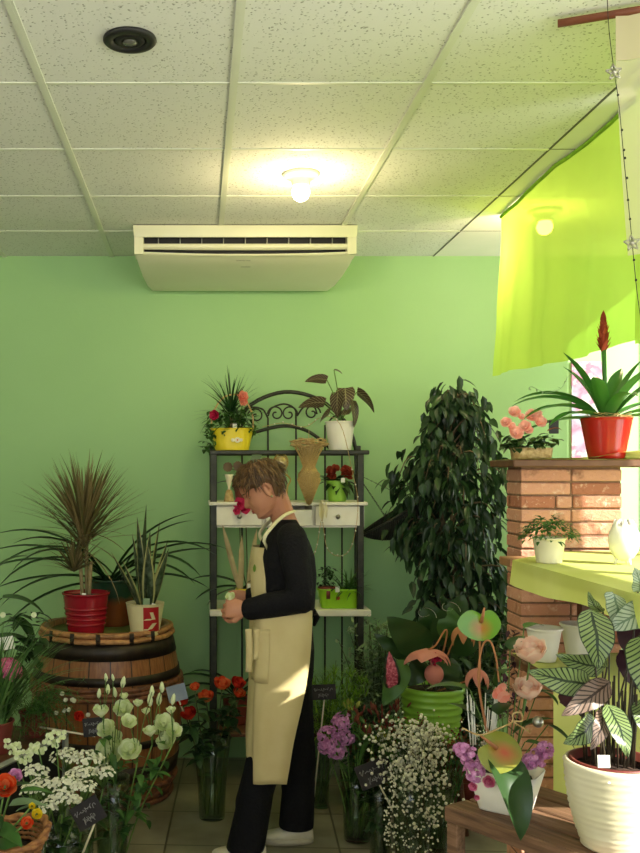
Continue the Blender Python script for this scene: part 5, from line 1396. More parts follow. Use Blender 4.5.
# ---- plants behind the woman, on the etagere's bottom board
c = V((.20, 5.03, .262)); o = plant('potted_orchid', c, 'dark strap leaved plant on the bottom board of the etagere behind the roses', 'potted plant'); pot(o, c, .06, .075, .14, 'terra_plastic', lip=.003)
for az, el, L, dr in ((PI, .9, .34, 1.6), (PI - .1, 1.15, .40, 1.9), (PI + .3, .6, .32, 1.3), (0, .9, .30, 1.4), (-.5, 1.1, .34, 1.6), (PI + .6, 1.3, .32, 1.4), (.1, 1.3, .38, 1.7)):
    MB().leaf(c + V((0, 0, .12)), az, el, L * 1.2, .05, dr, 12, 'strap', .3).build('leaf', 'leaf_strap', o)
# ---- feathery greenery vase
vc = onfloor(321, 4.5); vase(vc, .036, .05, .49, 'tall clear vase of feathery yellow green foliage behind the woman', .25)
for k in range(13):
    x = 308 + 62 * (k + .5) / 13 + r.uniform(-3, 3); h = at(x, 656 + abs(x - 338) * .35 + r.uniform(0, 14), 4.5 + r.uniform(-.09, .09))
    o = root('greenery_stem', h, 'feathery yellow green stem fanning out of the tall vase', 'foliage', 'feathery greenery stems')
    P = stem_path(inv(vc, .015), h, .1); MB().tube(P, .002, 4).build('stem', 'stem', o); b = MB()
    for i in range(75):
        q = r.uniform(.55, 1.0); p = P[min(len(P) - 1, int(q * (len(P) - 1)))]; az = 0 if r.random() < .5 else PI
        b.blade(p + V((r.gauss(0, .014), r.gauss(0, .02), r.uniform(-.02, .02))), az + r.gauss(0, .9), r.uniform(.4, 1.3), r.uniform(.03, .07) * (1.3 - q * .5), .006, .4, 3)
    b.build('foliage', 'leaf_fern', o)
stick_label(at(324, 692, 4.28), .108, .068, 'slate', 'black chalk label on a pale stick in front of the feathery greenery', -.04, onfloor(311, 4.28), seed=3)
# ---- fine leaved shrub on the floor behind
c = onfloor(377, 4.62); o = plant('potted_boxwood', c, 'dense small leaved shrub in a pot between the etagere and the lime pot', 'potted plant'); pot(o, c, .11, .14, .28, 'terra_plastic', lip=.004)
b = MB(); tw = MB()
for k in range(60):
    e = c + V((r.gauss(0, .075), r.gauss(0, .07), r.uniform(.45, .86))); P = stem_path(c + V((r.uniform(-.04, .04), r.uniform(-.04, .04), .26)), e, .1); tw.tube(P, .0018, 4)
    for i in range(34): b.leaf(P[r.randrange(4, len(P))] + V((r.gauss(0, .015), r.gauss(0, .015), r.gauss(0, .015))), r.uniform(0, 6.3), r.uniform(-.2, 1.2), r.uniform(.028, .042), .016, .3, 3, 'ovate')
b.build('foliage', leafm('small variegated leaf', '#4c6c3c', '#9cb088', .4, .2), o); tw.build('twig', 'stem_dark', o)['kind'] = 'stuff'
# ---- statice and mixed buds vase
vc = onfloor(357, 4.1); vase(vc, .055, .075, .30, 'clear glass vase with crossing stems of pink statice and mixed buds', .55)
labs = ['topmost magenta statice head in the mixed bunch', 'magenta statice head nearest to the woman', 'middle magenta statice head of the mixed bunch', 'lowest magenta pink statice head hanging over the vase rim', 'small magenta statice head under the chalk label stick']
for k, (x, y, R_) in enumerate([(342, 722, 11), (328, 735, 11), (346, 738, 9), (337, 752, 10), (326, 747, 8)]):
    h = at(x, y, 4.02); o = root('statice', h, labs[k], 'statice', 'pink statice in the mixed bunch'); MB().tube(stem_path(inv(vc), h, .15), .0028, 5).build('stem', 'stem', o); b = MB(); R_ = R_ * 4.02 / F
    for i in range(70):
        n_ = V((r.gauss(0, 1), r.gauss(0, 1), r.gauss(0, 1))).normalized(); b.flat_flower(h + V((n_.x * R_, n_.y * R_ * .7, n_.z * R_ * .8)) * r.uniform(.6, 1), n_, .009, 5, .6, i)
    b.build('bloom', 'p_magenta', o)
for k in range(16):
    x = 352 + (k * 7.3) % 50; y = 706 + (k * 11.7) % 38; h = at(x, y, 4.0 + .012 * k); o = root('alstroemeria', h, 'stem of small reddish green buds in the mixed bunch', 'flower', 'budded stems in the mixed bunch')
    P = stem_path(inv(vc, .035), h - V((0, 0, .03)), .1); MB().tube(P, .0026, 5).build('stem', 'stem', o); b = MB()
    for i in range(8):
        q = h + V((r.gauss(0, .022), r.gauss(0, .02), r.gauss(0, .014))); d = (q - P[-1] + V((0, 0, .03))).normalized(); b.lathe([(.0001, -.014), (.0042, -.006), (.006, .004), (.0035, .014), (.0001, .020)], 6, q, d)
    b.build('buds', 'p_bud' if k % 3 else 'p_budg', o); b = MB()
    for i in range(26): b.leaf(P[r.randrange(5, len(P))] + V((r.gauss(0, .012), 0, r.gauss(0, .02))), r.uniform(0, 6.3), r.uniform(-.3, 1.1), r.uniform(.05, .09), .017, .8, 4, 'lance')
    b.build('leaves', 'leaf_mid' if k % 2 else 'leaf_dark', o)
for k, (x, y, az, el) in enumerate([(384, 728, -.4, -1.0), (374, 735, PI, -.9), (392, 745, -1.5, -1.1)]):
    o = root('broad_leaf', at(x, y, 3.95), 'single broad green leaf tucked into the mixed bunch', 'leaf', 'broad leaves in the mixed bunch'); MB().leaf(at(x, y, 3.95), az, el, .17, .07, .5, 8, 'ovate', .3).build('blade', 'leaf_mid', o); MB().tube(stem_path(inv(vc, .02), at(x, y, 3.95), .1), .0025, 5).build('stem', 'stem', o)
stick_label(at(375, 773, 3.80), .145, .098, 'slate', 'large black chalk label tilted before the mixed bunch', -.36, at(404, 832, 3.84), seed=4)
# ---- gypsophila
vc = onfloor(412, 3.72); vase(vc, .06, .085, .40, 'glass vase hidden under a cloud of white gypsophila', .5)
st = MB(); fl = MB()
for k in range(40):
    x, y = min(446, max(382, r.gauss(416, 15))), 733 + abs(r.gauss(0, 34)); h = at(x, y, 3.72 + r.uniform(-.14, .12)); P = stem_path(inv(vc, .04), h, .1); st.tube(P, .0011, 4)
    for i in range(24):
        q = h + V((r.gauss(0, .03), r.gauss(0, .03), r.gauss(0, .035))); st.tube([h + V((0, 0, -.04)), h.lerp(q, .5) + V((0, 0, .01)), q], .0005, 3, False); fl.ball(q, r.uniform(.0045, .0075), 6, 4)
for k in range(170):
    q = at(r.uniform(386, 440), r.uniform(795, 860), 3.60 + r.uniform(-.05, .08)); fl.ball(q, r.uniform(.003, .005), 6, 4); st.tube([q, q + V((r.gauss(0, .02), .02, .05))], .0005, 3, False)
for k in range(60):
    q = at(r.uniform(384, 396), r.uniform(760, 840), 3.6); fl.ball(q, .004, 6, 4)
o = root('gypsophila', vc + V((0, 0, .4)), 'airy cloud of tiny white gypsophila flowers beside the wooden crate', 'gypsophila'); o['kind'] = 'stuff'
st.build('stems', 'leaf_dark', o); fl.build('flowers', 'p_white', o)
vc = onfloor(380, 3.86); vase(vc, .04, .05, .33, 'slim dark looking glass vase behind the large chalk label', .8)
for k in range(5):
    h = at(372 + 5 * k, 768 + 3 * k, 3.86); o = root('leafy_stem', h, 'dark leafy stem in the slim vase behind the chalk label', 'foliage', 'leafy stems in the slim vase'); P = stem_path(inv(vc, .02), h, .1); MB().tube(P, .0025, 5).build('stem', 'stem_dark', o); b = MB()
    for i in range(18): b.leaf(P[r.randrange(4, len(P))], r.uniform(0, 6.3), r.uniform(-.4, .9), .07, .03, .7, 4, 'ovate')
    b.build('leaves', 'leaf_dark', o)
# ---- heather bunch
vc = onfloor(437, 3.98); vase(vc, .05, .08, .36, 'glass vase of red budded waxflower under the lime green pot', .5)
for k in range(20):
    x = 398 + 92 * ((k * .618) % 1); y = 724 + 34 * ((k * .41) % 1); h = at(x, y, 3.86 + .012 * k); o = root('waxflower_stem', h, 'fine stem of tiny red and white buds below the lime green pot', 'flower', 'waxflower stems')
    P = stem_path(inv(vc, .03), h, .1); b = MB().tube(P, .0022, 5)
    for i in range(24): b.blade(P[r.randrange(6, len(P))], r.uniform(0, 6.3), r.uniform(.2, 1.2), .045, .0035, .2, 2)
    b.build('stem', 'leaf_mid', o); b = MB()
    for i in range(24): b.ball(h + V((r.gauss(0, .03), r.gauss(0, .025), r.gauss(0, .024))), r.uniform(.003, .0055), 6, 4)
    b.build('buds', 'p_bud' if k % 4 and x < 475 else 'p_white', o)
    b = MB()
    for i in range(14): b.leaf(h + V((r.gauss(0, .03), r.gauss(0, .02), r.gauss(-.02, .02))), r.uniform(0, 6.3), r.uniform(-.2, 1), .03, .009, .4, 3)
    b.build('leaves', 'leaf_dark', o)
M['pet'] = plain('purple green petiole', '#3c3424', '#4a4030', .5, 10)
def cleaf(bx, by, tx, ty, Yb, Yt, wpx, mat, tw=0, bowl=.02, fold=.12):
    """leaf blade from attachment to tip, built as a curved grid; petiole to the soil"""
    P0, P1 = at(bx, by, Yb), at(tx, ty, Yt); ax_ = P1 - P0; L = ax_.length; ax_.normalize(); vd = V((0, -1, .15)); sd = ax_.cross(vd).normalized(); nn = sd.cross(ax_).normalized()
    if tw: sd, nn = sd * math.cos(tw) + nn * math.sin(tw), nn * math.cos(tw) - sd * math.sin(tw)
    W_ = wpx * (Yb + Yt) / 2 / F / 2; b = MB(); vs = []; uv = []; n = 14; m = 6
    for i in range(n + 1):
        t_ = i / n; w = (math.sin(PI * t_ ** .72) ** .75 if 0 < t_ < 1 else .02) * W_
        for j in range(m + 1):
            s_ = j / m * 2 - 1; vs.append(P0 + ax_ * L * t_ + sd * w * s_ + nn * (bowl * math.sin(PI * t_) + abs(s_) * w * fold + .003 * math.sin(t_ * 16 + s_ * 2))); uv.append((j / m, t_))
    b.add(vs, [(i * (m + 1) + j, i * (m + 1) + j + 1, (i + 1) * (m + 1) + j + 1, (i + 1) * (m + 1) + j) for i in range(n) for j in range(m)], uv)
    ob = b.build('leaf', mat, o); bs = base + V((r.uniform(-.04, .04), r.uniform(-.04, .04), 0)); bs.x = bs.x * .8 + P0.x * .2 if abs(P0.x - c.x) < .1 else bs.x
    MB().tube(curve_pts([bs, bs.lerp(P0, .6) + V((0, .01, .03)), P0], 10), .0028, 5).build('petiole', plain('purple green petiole', '#3c3424', '#4a4030', .5, 10) if 'pet' not in M else M['pet'], ob)
# ---- lime ribbed pot on a dark stool
c = V(((432 - 199) * 4.22 / F, 4.22, .40))
o = root('plant_stool', (c.x, c.y, 0), 'dark round stool mostly hidden under the lime ribbed pot', 'stool')
MB().lathe([(.0001, .365), (.15, .365), (.155, .372), (.155, .394), (.15, .40), (.0001, .40)], 30, (c.x, c.y, 0)).build('seat', 'dark_wood', o)
for k in range(3): w = PI / 2 + 2 * PI * k / 3; MB().tube([(c.x + .11 * math.cos(w), c.y + .11 * math.sin(w), .366), (c.x + .15 * math.cos(w), c.y + .15 * math.sin(w), 0)], .014, 7).build('leg', 'dark_wood', o)
o = plant('potted_medinilla', c, 'lime green ribbed pot with a pink flowering plant and broad leaves', 'potted plant'); pot(o, c, .105, .136, .245, 'lime_cer', ribs=8, ribamp=.010, n=6)
base = c + V((0, 0, .21))
for a in [(404, 660, 383, 706, 4.06, 4.0, 25, 'leaf_mid'), (428, 652, 387, 617, 4.2, 4.12, 36, 'leaf_dark', .2), (440, 645, 464, 594, 4.25, 4.2, 36, 'leaf_dark'), (450, 652, 486, 622, 4.2, 4.1, 28, 'leaf_dark'), (414, 658, 374, 634, 4.22, 4.2, 18, 'leaf_dark', .3), (436, 662, 462, 690, 4.16, 4.1, 30, 'leaf_dark'), (424, 660, 408, 686, 4.12, 4.06, 24, 'leaf_dark'), (446, 660, 448, 690, 4.14, 4.1, 24, 'leaf_dark'), (432, 640, 428, 600, 4.3, 4.3, 30, 'leaf_dark'), (456, 640, 448, 606, 4.22, 4.2, 30, 'leaf_mid', .5)]:
    cleaf(*a)
t = NT('pink spotted leaf'); uv = t.n('ShaderNodeSeparateXYZ'); t.l(t.coord('UV'), uv.inputs[0]); d = t.math('ABSOLUTE', t.math('SUBTRACT', uv.outputs[0], .5))
pkm = t.bsdf(t.mix(t.math('GREATER_THAN', t.math('ADD', d, t.math('MULTIPLY', t.noise(60, 3), .25)), .47), t.ramp(t.noise(90, 2), [(.45, '#a83850'), (.6, '#d87888')]), '#202c1c'), .45, trans=.15)
cleaf(392, 692, 389, 651, 4.02, 4.0, 17, pkm)
hb = at(428, 650, 4.05)
MB().tube(curve_pts([base, at(446, 640, 4.12), at(445, 630, 4.1), at(436, 645, 4.06), hb], 12), .004, 6).build('flower_stem', 'p_tan', o)
for az, el, L, W_, dr in ((PI, .35, .14, .12, 1.6), (-PI / 2 - .5, .5, .12, .11, 1.5), (0, .45, .14, .08, 1.9), (-.3, .3, .12, .07, 1.7), (PI / 2, .4, .09, .09, 1.3)):
    MB().leaf(hb, az, el, L, W_, dr, 8, 'ovate', -.35).build('bract', 'p_med', o)
fc = at(434, 674, 4.03); b = MB()
for k in range(16): w = 2 * PI * k / 16; b.leaf(fc + V((0, 0, .045)), w, -.05, .125, .030, 2.6, 8, 'ovate', -.3)
b.ball(fc, .042, 12, 8); b.build('flower_head', 'p_med', o); MB().tube([hb, fc], .004, 5).build('flower_stem', 'p_med', o)
b = MB()
for k in range(30): b.ball(hb + V((r.gauss(.02, .018), r.gauss(-.02, .012), r.gauss(-.03, .015))), .007, 6, 4)
b.build('small_flowers', 'p_orchid', o)
# second hanging bracts
for x, y, m_ in ((463, 625, 'p_tan'), (477, 668, 'p_med')):
    hb2 = at(x, y, 4.0); b = MB()
    for k in range(6): b.leaf(hb2, 2 * PI * k / 6 + .3, .0, .10 + .015 * (k % 2), .045, 1.9, 8, 'ovate', -.3)
    b.build('bract', m_, o); MB().tube(curve_pts([base, V((hb2.x - .02, hb2.y + .05, hb2.z - .06)), hb2], 10), .0035, 5).build('flower_stem', 'p_tan', o)
b = MB(); 
for x, y in ((428, 618), (452, 612)):
    P = [at(x, y, 4.0) + V((.035 * math.cos(w) , .01 * w, .03 * math.sin(w) + .006 * w)) for w in [k * .35 for k in range(16)]]; g = [[p, p + V((0, -.008, .002))] for p in P]; b.sheet(g)
b.build('curled_ribbon', 'label_white', o)
# ---- dark leafy plant between the fig and the brick column
c = onfloor(478, 4.36); o = plant('potted_ivy', c, 'dark leafy plant on the floor between the lime ribbed pot and the brick column', 'potted plant'); pot(o, c, .10, .13, .25, 'terra_plastic', lip=.004)
b = MB(); tw = MB()
for k in range(34):
    e = c + V((r.gauss(0, .08), r.gauss(0, .08), r.uniform(.35, .98))); P = stem_path(c + V((r.uniform(-.04, .04), r.uniform(-.04, .04), .22)), e, .1); tw.tube(P, .002, 4)
    for i in range(13): b.leaf(P[r.randrange(4, len(P))] + V((r.gauss(0, .02), r.gauss(0, .02), r.gauss(0, .02))), r.uniform(0, 6.3), r.uniform(-.8, .8), r.uniform(.05, .085), .045, .7, 4, 'ovate')
b.build('foliage', 'leaf_dark', o); tw.build('twig', 'stem_dark', o)['kind'] = 'stuff'
# ---- wooden crate
A_ = V((.625, 2.3925, 0)); u1 = V((.58, -.815, 0)); u2 = V((.85, .527, 0)); ch = .7547; CL, CW = .645, .33
def Kc(a_, b_, z): return A_ + u1 * a_ + u2 * b_ + V((0, 0, z))
def plank(mb, a0, a1, b0, b1, z0, z1):
    m = Matrix(((u1.x, u2.x, 0, A_.x), (u1.y, u2.y, 0, A_.y), (0, 0, 1, 0), (0, 0, 0, 1))); mb.bbox((a0, b0, z0), (a1, b1, z1), .003, m)
t = NT('weathered crate wood'); mpg = t.n('ShaderNodeMapping'); mpg.inputs['Rotation'].default_value = (0, 0, .95); mpg.inputs['Scale'].default_value = (1, 1, 1); t.l(t.coord(), mpg.inputs[0])
mp2 = t.n('ShaderNodeMapping'); mp2.inputs['Scale'].default_value = (2.2, 24, 24); t.l(mpg.outputs[0], mp2.inputs[0]); nz = t.noise(2.5, 6, mp2.outputs[0], .6)
M['crate'] = t.bsdf(t.ramp(nz, [(.3, '#4e3422'), (.55, '#7c5a40'), (.75, '#94705a')]), .7, bump=nz, bstr=.5)
o = root('wooden_crate', Kc(CL / 2, CW / 2, 0), 'weathered brown slatted wooden crate carrying the arrangement and the striped leaf plant', 'crate')
for k in range(4): b = MB(); plank(b, 0, CL, .004 + k * .0825, .004 + k * .0825 + .0735, ch - .011, ch); b.build('slat', 'crate', o, False)
for a_, b_ in ((0, 0), (0, CW - .036), (CL - .036, 0), (CL - .036, CW - .036)): b = MB(); plank(b, a_ + .002, a_ + .036, b_ + .002, b_ + .034, 0, ch - .012); b.build('post', 'crate', o, False)
for k, z0 in enumerate((.02, .17, .32, .47)):
    for args in ((-.002, .010, 0, CW), (CL - .010, CL + .002, 0, CW)): b = MB(); plank(b, args[0], args[1], args[2], args[3], z0, z0 + .095); b.build('slat', 'crate', o, False)
    b = MB(); plank(b, 0, CL, CW - .012, CW, z0, z0 + .095); b.build('slat', 'crate', o, False)
b = MB(); plank(b, 0, CL, -.004, .008, ch - .04, ch - .001); b.build('rail', 'crate', o, False)
b = MB(); plank(b, 0, CL, -.004, .010, .02, .08); b.build('rail', 'crate', o, False)
# ---- things by the window: each is scaled about the camera to three quarters of the size it was drawn
def scale_about_cam(o, place):
    o.scale = (.75, .75, .75); o.location = place
# ---- arrangement in white tapered pot
A0 = V((.833, 3.19, 0)); c = A0 + u1 * .135 + u2 * .135 + V((0, 0, .473)); o = root('flower_arrangement', c, 'flower arrangement with green anthurium and pale roses in a white pot on the crate', 'flower arrangement')
rz = Matrix.Rotation(-.62, 3, 'Z')
b = MB(); b.lathe([(.0001, 0), (.066, 0), (.069, .004), (.1, .135), (.096, .135), (.064, .02), (.0001, .02)], 32, (0, 0, 0), sq=7)
b.v = [rz @ V((v.x * 1.15, v.y * .85, v.z)) + c for v in b.v]; b.build('pot', 'white_cer', o)
b = MB(); b.lathe([(.0001, .10), (.085, .11), (.0001, .12)], 16, c); b.build('moss', 'soil', o)
for x, y, s_ in ((474, 788, .022), (490, 783, .03), (478, 799, .014)):
    b = MB(); p = at(x, y, 3.06); b.rose(p + V((0, .012, 0)), (-.5, -1, 0), s_ * .55, .9, x, 3); b.build('painted_rose', 'p_hyd', o)
def anth(c0, d, up, W_, H_, mat, name='anthurium'):
    d = V(d).normalized(); up = V(up); up = (up - d * up.dot(d)).normalized(); sd = up.cross(d); b = MB(); n = 28; vs = [c0]; uv = [(.5, .5)]
    for ringi, q in enumerate((.35, .7, 1.0)):
        for j in range(n):
            w = 2 * PI * j / n; x = math.sin(w) ** 3 * .0 + math.sin(w) * (1 + .12 * math.cos(w)); z = -math.cos(w) * .8
            rr_ = 1 - .42 * math.exp(-((abs(w - PI)) / .34) ** 2); 
            px_, pz_ = x * rr_, (z * rr_) * (1.0 if z < 0 else 1.0)
            if pz_ < 0: px_ *= (1 - .25 * abs(pz_)); 
            vs.append(c0 + sd * px_ * q * W_ / 2 + up * pz_ * q * H_ / 2 * 1.25 + d * (.02 * q * q * math.cos(2 * w) * W_ * 3 - .008 * q)); uv.append((.5 + px_ * q / 2, .5 + pz_ * q / 2))
    fs = [(0, 1 + j, 1 + (j + 1) % n) for j in range(n)]
    for k in range(2):
        for j in range(n): q = (j + 1) % n; fs.append((1 + k * n + j, 1 + k * n + n + j, 1 + k * n + n + q, 1 + k * n + q))
    b.add(vs, fs, uv); ob = b.build(name, mat, o)
    sp_ = MB(); s0 = c0 + up * H_ * .05 + d * .004; sp_.tube([s0, s0 + up * H_ * .22 + d * .02, s0 + up * H_ * .42 + d * .035], [.006, .0055, .003], 8); sp_.build('spadix', 'p_tan', ob); return ob
def anthm(nm, edge, mid):
    t = NT(nm); m1 = t.n('ShaderNodeVectorMath', operation='DISTANCE'); t.l(t.coord('UV'), m1.inputs[0]); m1.inputs[1].default_value = (.5, .40, 0)
    return t.bsdf(t.ramp(t.math('ADD', m1.outputs['Value'], t.math('MULTIPLY', t.noise(40, 3), .10)), [(.08, mid), (.36, edge)]), .2, trans=.3)
M['anth_g'] = anthm('green anthurium spathe', '#6fa034', '#b87838'); M['anth_o'] = anthm('orange anthurium spathe', '#989c40', '#cc6440')
h = at(481, 624, 3.08); anth(h, (.05, -1, .15), (0, 0, 1), .148, .110, 'anth_g')
MB().tube(curve_pts([c + V((-.02, 0, .1)), at(481, 700, 3.12), at(480, 660, 3.12), h + V((0, .012, 0))], 12), .0036, 6).build('flower_stem', 'p_tan', o)
MB().tube(curve_pts([c + V((-.03, 0, .1)), at(479, 690, 3.1), at(482, 648, 3.08), at(490, 641, 3.06), at(496, 658, 3.05), at(499, 682, 3.05)], 22), .0032, 6).build('flower_stem', 'p_tan', o)
h = at(499, 750, 2.98); anth(h, (-.1, -.75, .65), (-.8, .1, .5), .15, .14, 'anth_o')
for k, (x, y, R_) in enumerate(((531, 652, .052), (528, 690, .046))):
    h = at(x, y, 3.08); MB().rose(h, (-.25, -.4, .9), R_ * .95, .12, 40 + k, 5).build('rose', 'p_pink', o); MB().tube([h, at(522, 720, 3.12), c + V((.02, 0, .1))], .0035, 5).build('flower_stem', 'stem', o)
b = MB(); 
for x, y in ((500, 688), (503, 696), (496, 692)): b.flat_flower(at(x, y, 3.03), (r.uniform(-.5, .5), -1, -.3), .022, 5, .3, x)
b.build('orchid_flower', 'p_peach', o)
for x, y, R_ in ((470, 757, .034), (474, 772, .03), (462, 750, .026), (537, 757, .03), (545, 750, .024), (529, 762, .022)):
    h = at(x, y, 3.02); b = MB()
    for i in range(46): n_ = V((r.gauss(0, 1), r.gauss(0, 1), r.gauss(0, 1))).normalized(); b.flat_flower(h + n_ * R_ * r.uniform(.6, 1), n_, .009, 5, .6, i)
    b.build('statice', 'p_magenta', o)
MB().leaf(at(500, 758, 3.0), -PI / 2 + .25, -.5, .26, .125, 1.1, 12, 'heart', .25).build('leaf', 'leaf_dark', o)
for x, y, az, el, L, W_, m_ in ((520, 700, -.6, .8, .12, .06, 'leaf_dark'), (512, 735, -.3, .9, .15, .07, 'leaf_dark'), (548, 725, -.4, -.3, .12, .05, 'leaf_dark'), (480, 720, 2.6, .8, .12, .06, 'leaf_dark'), (500, 672, -1.8, .6, .12, .07, 'leaf_dark'), (538, 690, .1, -.2, .09, .06, 'leaf_mid'), (470, 690, 2.9, .4, .15, .07, 'leaf_dark'), (525, 742, -.2, .1, .1, .05, 'leaf_mid'), (510, 650, .6, .9, .09, .06, 'leaf_dark'), (498, 715, -1.6, .9, .16, .06, 'leaf_dark'), (524, 628, .3, .5, .08, .05, 'leaf_mid')):
    p = at(x, y, 3.12); ob = MB().leaf(p, az, el, L, W_, .8, 8, 'ovate').build('leaf', m_, o); MB().tube([p, c + V((0, 0, .1))], .002, 4).build('leaf_stem', 'stem', ob)
b = MB()
for k in range(16): x = r.uniform(462, 500); b.tube([at(x, r.uniform(682, 715), 3.14 + r.uniform(-.02, .02)), at(480 + (x - 480) * .7, 745, 3.12)], .0018, 4)
b.build('bare_stems', 'label_white', o)['kind'] = 'stuff'
MB().tube(curve_pts([at(462, 728, 2.98), at(480, 735, 2.96), at(500, 728, 2.95), at(512, 722, 2.96), at(513, 714, 2.96), at(521, 713, 2.96), at(522, 721, 2.96), at(514, 722, 2.96), at(530, 732, 2.98)], 40), .0028, 5).build('raffia_string', 'raffia', o)
MB().ball(at(538, 722, 3.0), .018, 14, 10).build('silver_ball', 'chrome', o)
# purple trailing flower spikes behind
b = MB()
for k in range(120): b.leaf(at(r.gauss(510, 7), r.uniform(628, 720), 3.25), r.uniform(0, 6.3), r.uniform(-1, 1), .03, .016, .5, 3, 'ovate')
b.build('purple_foliage', leafm('dark purple leaf', '#2c1418', '#54283a', .5, .2), o)
# ---- calathea
scale_about_cam(o, (0.7695, 2.3633, 0.7548)); c = V(((613 - 199) * 2.83 / F, 2.83, .473)); o = plant('potted_calathea', c, 'cream ribbed pot with a calathea of striped leaves on the wooden crate', 'potted plant')
pp = MB().lathe(pot_prof(.082, .135, .262, ribs=13, ribamp=.0075, n=5, bulge=.012), 56, c).build('pot', 'cream_cer', o)
MB().lathe([(.100, .20), (.118, .25), (.125, .258), (.125, .266), (.115, .266), (.110, .235), (.0001, .233)], 44, c).build('inner_pot', 'terra_plastic', o)
MB().lathe([(.0001, .238), (.108, .242), (.0001, .250)], 24, c).build('soil', 'soil', o)
card(o, at(604, 768, 2.70), .036, .036, name='plant_tag'); card(o, at(609, 784, 2.685), .008, .006, name='sticker')
def cal(nm, lt, dk, dens=62):
    t = NT(nm); uv = t.n('ShaderNodeSeparateXYZ'); t.l(t.coord('UV'), uv.inputs[0]); d = t.math('ABSOLUTE', t.math('SUBTRACT', uv.outputs[0], .5))
    wv = t.math('SINE', t.math('SUBTRACT', t.math('MULTIPLY', uv.outputs[1], dens), t.math('MULTIPLY', t.math('POWER', t.math('MULTIPLY', d, 2), .7), 16)))
    ln = t.math('MAXIMUM', t.math('LESS_THAN', d, .045), t.math('MAXIMUM', t.math('GREATER_THAN', wv, .55), t.math('GREATER_THAN', d, .47)))
    return t.bsdf(t.mix(ln, lt, dk), .35, trans=.2)
M['cal'] = cal('striped calathea leaf', '#869a60', '#26381f', 78); M['cal_s'] = cal('silvery calathea leaf', '#b4c2a8', '#6c8468'); M['cal_r'] = cal('reddish calathea leaf', '#8c7466', '#38281f')
M['cal_u'] = plain('purple calathea underside', '#3a1826', '#4c2434', .5, 10, trans=.15)
base = c + V((0, 0, .25))
M['pet'] = plain('purple green petiole', '#3c3424', '#4a4030', .5, 10)
for a in [(590, 609, 598, 669, 2.80, 2.72, 37, 'cal'), (589, 684, 528, 671, 2.76, 2.66, 30, 'cal', .25), (607, 667, 556, 655, 2.84, 2.78, 24, 'cal', .4), (610, 682, 562, 716, 2.75, 2.68, 26, 'cal_r', -.2), (594, 718, 564, 744, 2.72, 2.66, 26, 'cal', .2), (603, 710, 591, 750, 2.69, 2.62, 19, 'cal_r'), (607, 704, 628, 757, 2.68, 2.60, 24, 'cal'),
          (612, 592, 613, 630, 2.85, 2.80, 32, 'cal_s', .3), (652, 608, 608, 630, 2.80, 2.78, 28, 'cal_s', -.3), (636, 612, 642, 668, 2.86, 2.84, 52, 'cal_u'), (640, 636, 648, 702, 2.72, 2.66, 44, 'cal'), (638, 592, 634, 567, 2.8, 2.78, 18, 'cal_s'), (603, 612, 588, 592, 2.86, 2.85, 12, 'cal', .8), (560, 702, 584, 690, 2.86, 2.82, 20, 'cal_u'), (640, 700, 650, 740, 2.8, 2.75, 30, 'cal'), (620, 650, 640, 690, 2.9, 2.9, 26, 'cal_u')]:
    cleaf(*a)
b = MB()
for k in range(26): x = r.uniform(-.075, .075); q = base + V((x, r.uniform(-.05, .05), 0)); b.tube([q, q + V((x * .2, 0, .17 + .1 * r.random()))], .0032, 5)
b.build('stalks', 'pet', o)['kind'] = 'stuff'
scale_about_cam(o, (0.9328, 2.1225, 0.7548))
# ---- things on the lime table
c = at(549, 561, 3.72); c.z = 1.242; o = plant('potted_leafy_plant', c, 'small bushy green plant in a cream pot on the lime tablecloth', 'potted plant'); pot(o, c, .048, .062, .10, 'cream_cer', lip=.003, n=8)
b = MB()
for k in range(320):
    a_ = r.uniform(0, 6.3); q = r.random() ** .5; p = c + V((math.cos(a_) * q * .105, math.sin(a_) * q * .09, .10 + .075 * (1 - q * q) + r.uniform(-.02, .012))); b.leaf(p, a_ + r.gauss(0, .5), r.uniform(-.2, .8), r.uniform(.025, .04), .013, .8, 4, 'ovate')
b.build('foliage', 'leaf_mid', o)
scale_about_cam(o, (1.0366, 2.79, 1.3315)); c = at(624, 563, 3.66); c.z = 1.242; o = root('egg_vase', c, 'white egg shaped ceramic vase with a broken rim on small feet', 'vase')
b = MB(); n = 40; prof = [(.012, .014), (.035, .025), (.052, .055), (.058, .09), (.055, .12), (.045, .145), (.034, .160)]
b.lathe(prof, n, c); L_ = len(prof); fo = b.f; b.f = [f for f in b.f if len(f) == 4 or 0 in f]; b.mi = [0] * len(b.f)
for j in range(n): b.v[(L_ - 1) * n + j].z += .014 * (1 if (j // 3) % 2 else -.4)
sh_ = b.build('shell', 'white_cer', o); sh_.modifiers.new('t', 'SOLIDIFY').thickness = .004
for k in range(3): w = -PI / 2 + 2 * PI * k / 3 + .3; MB().tube([c + V((.025 * math.cos(w), .025 * math.sin(w), .026)), c + V((.033 * math.cos(w), .033 * math.sin(w), 0))], [.008, .005], 7).build('foot', 'white_cer', o)
scale_about_cam(o, (1.2385, 2.745, 1.3315))
# ---- white pots on the low step
for k, (x, lab) in enumerate(((544, 'white round pot on the low step nearest to the brick column edge'), (578, 'white round pot on the low step behind the striped leaves'))):
    c = at(x, 655, 2.81 + .07 * k); c.z = 1.0375; MB_ = MB().lathe(pot_prof(.034, .051, .10, lip=.003), 36, c).build('empty_pot', 'white_cer'); tag(MB_, lab, 'pot')
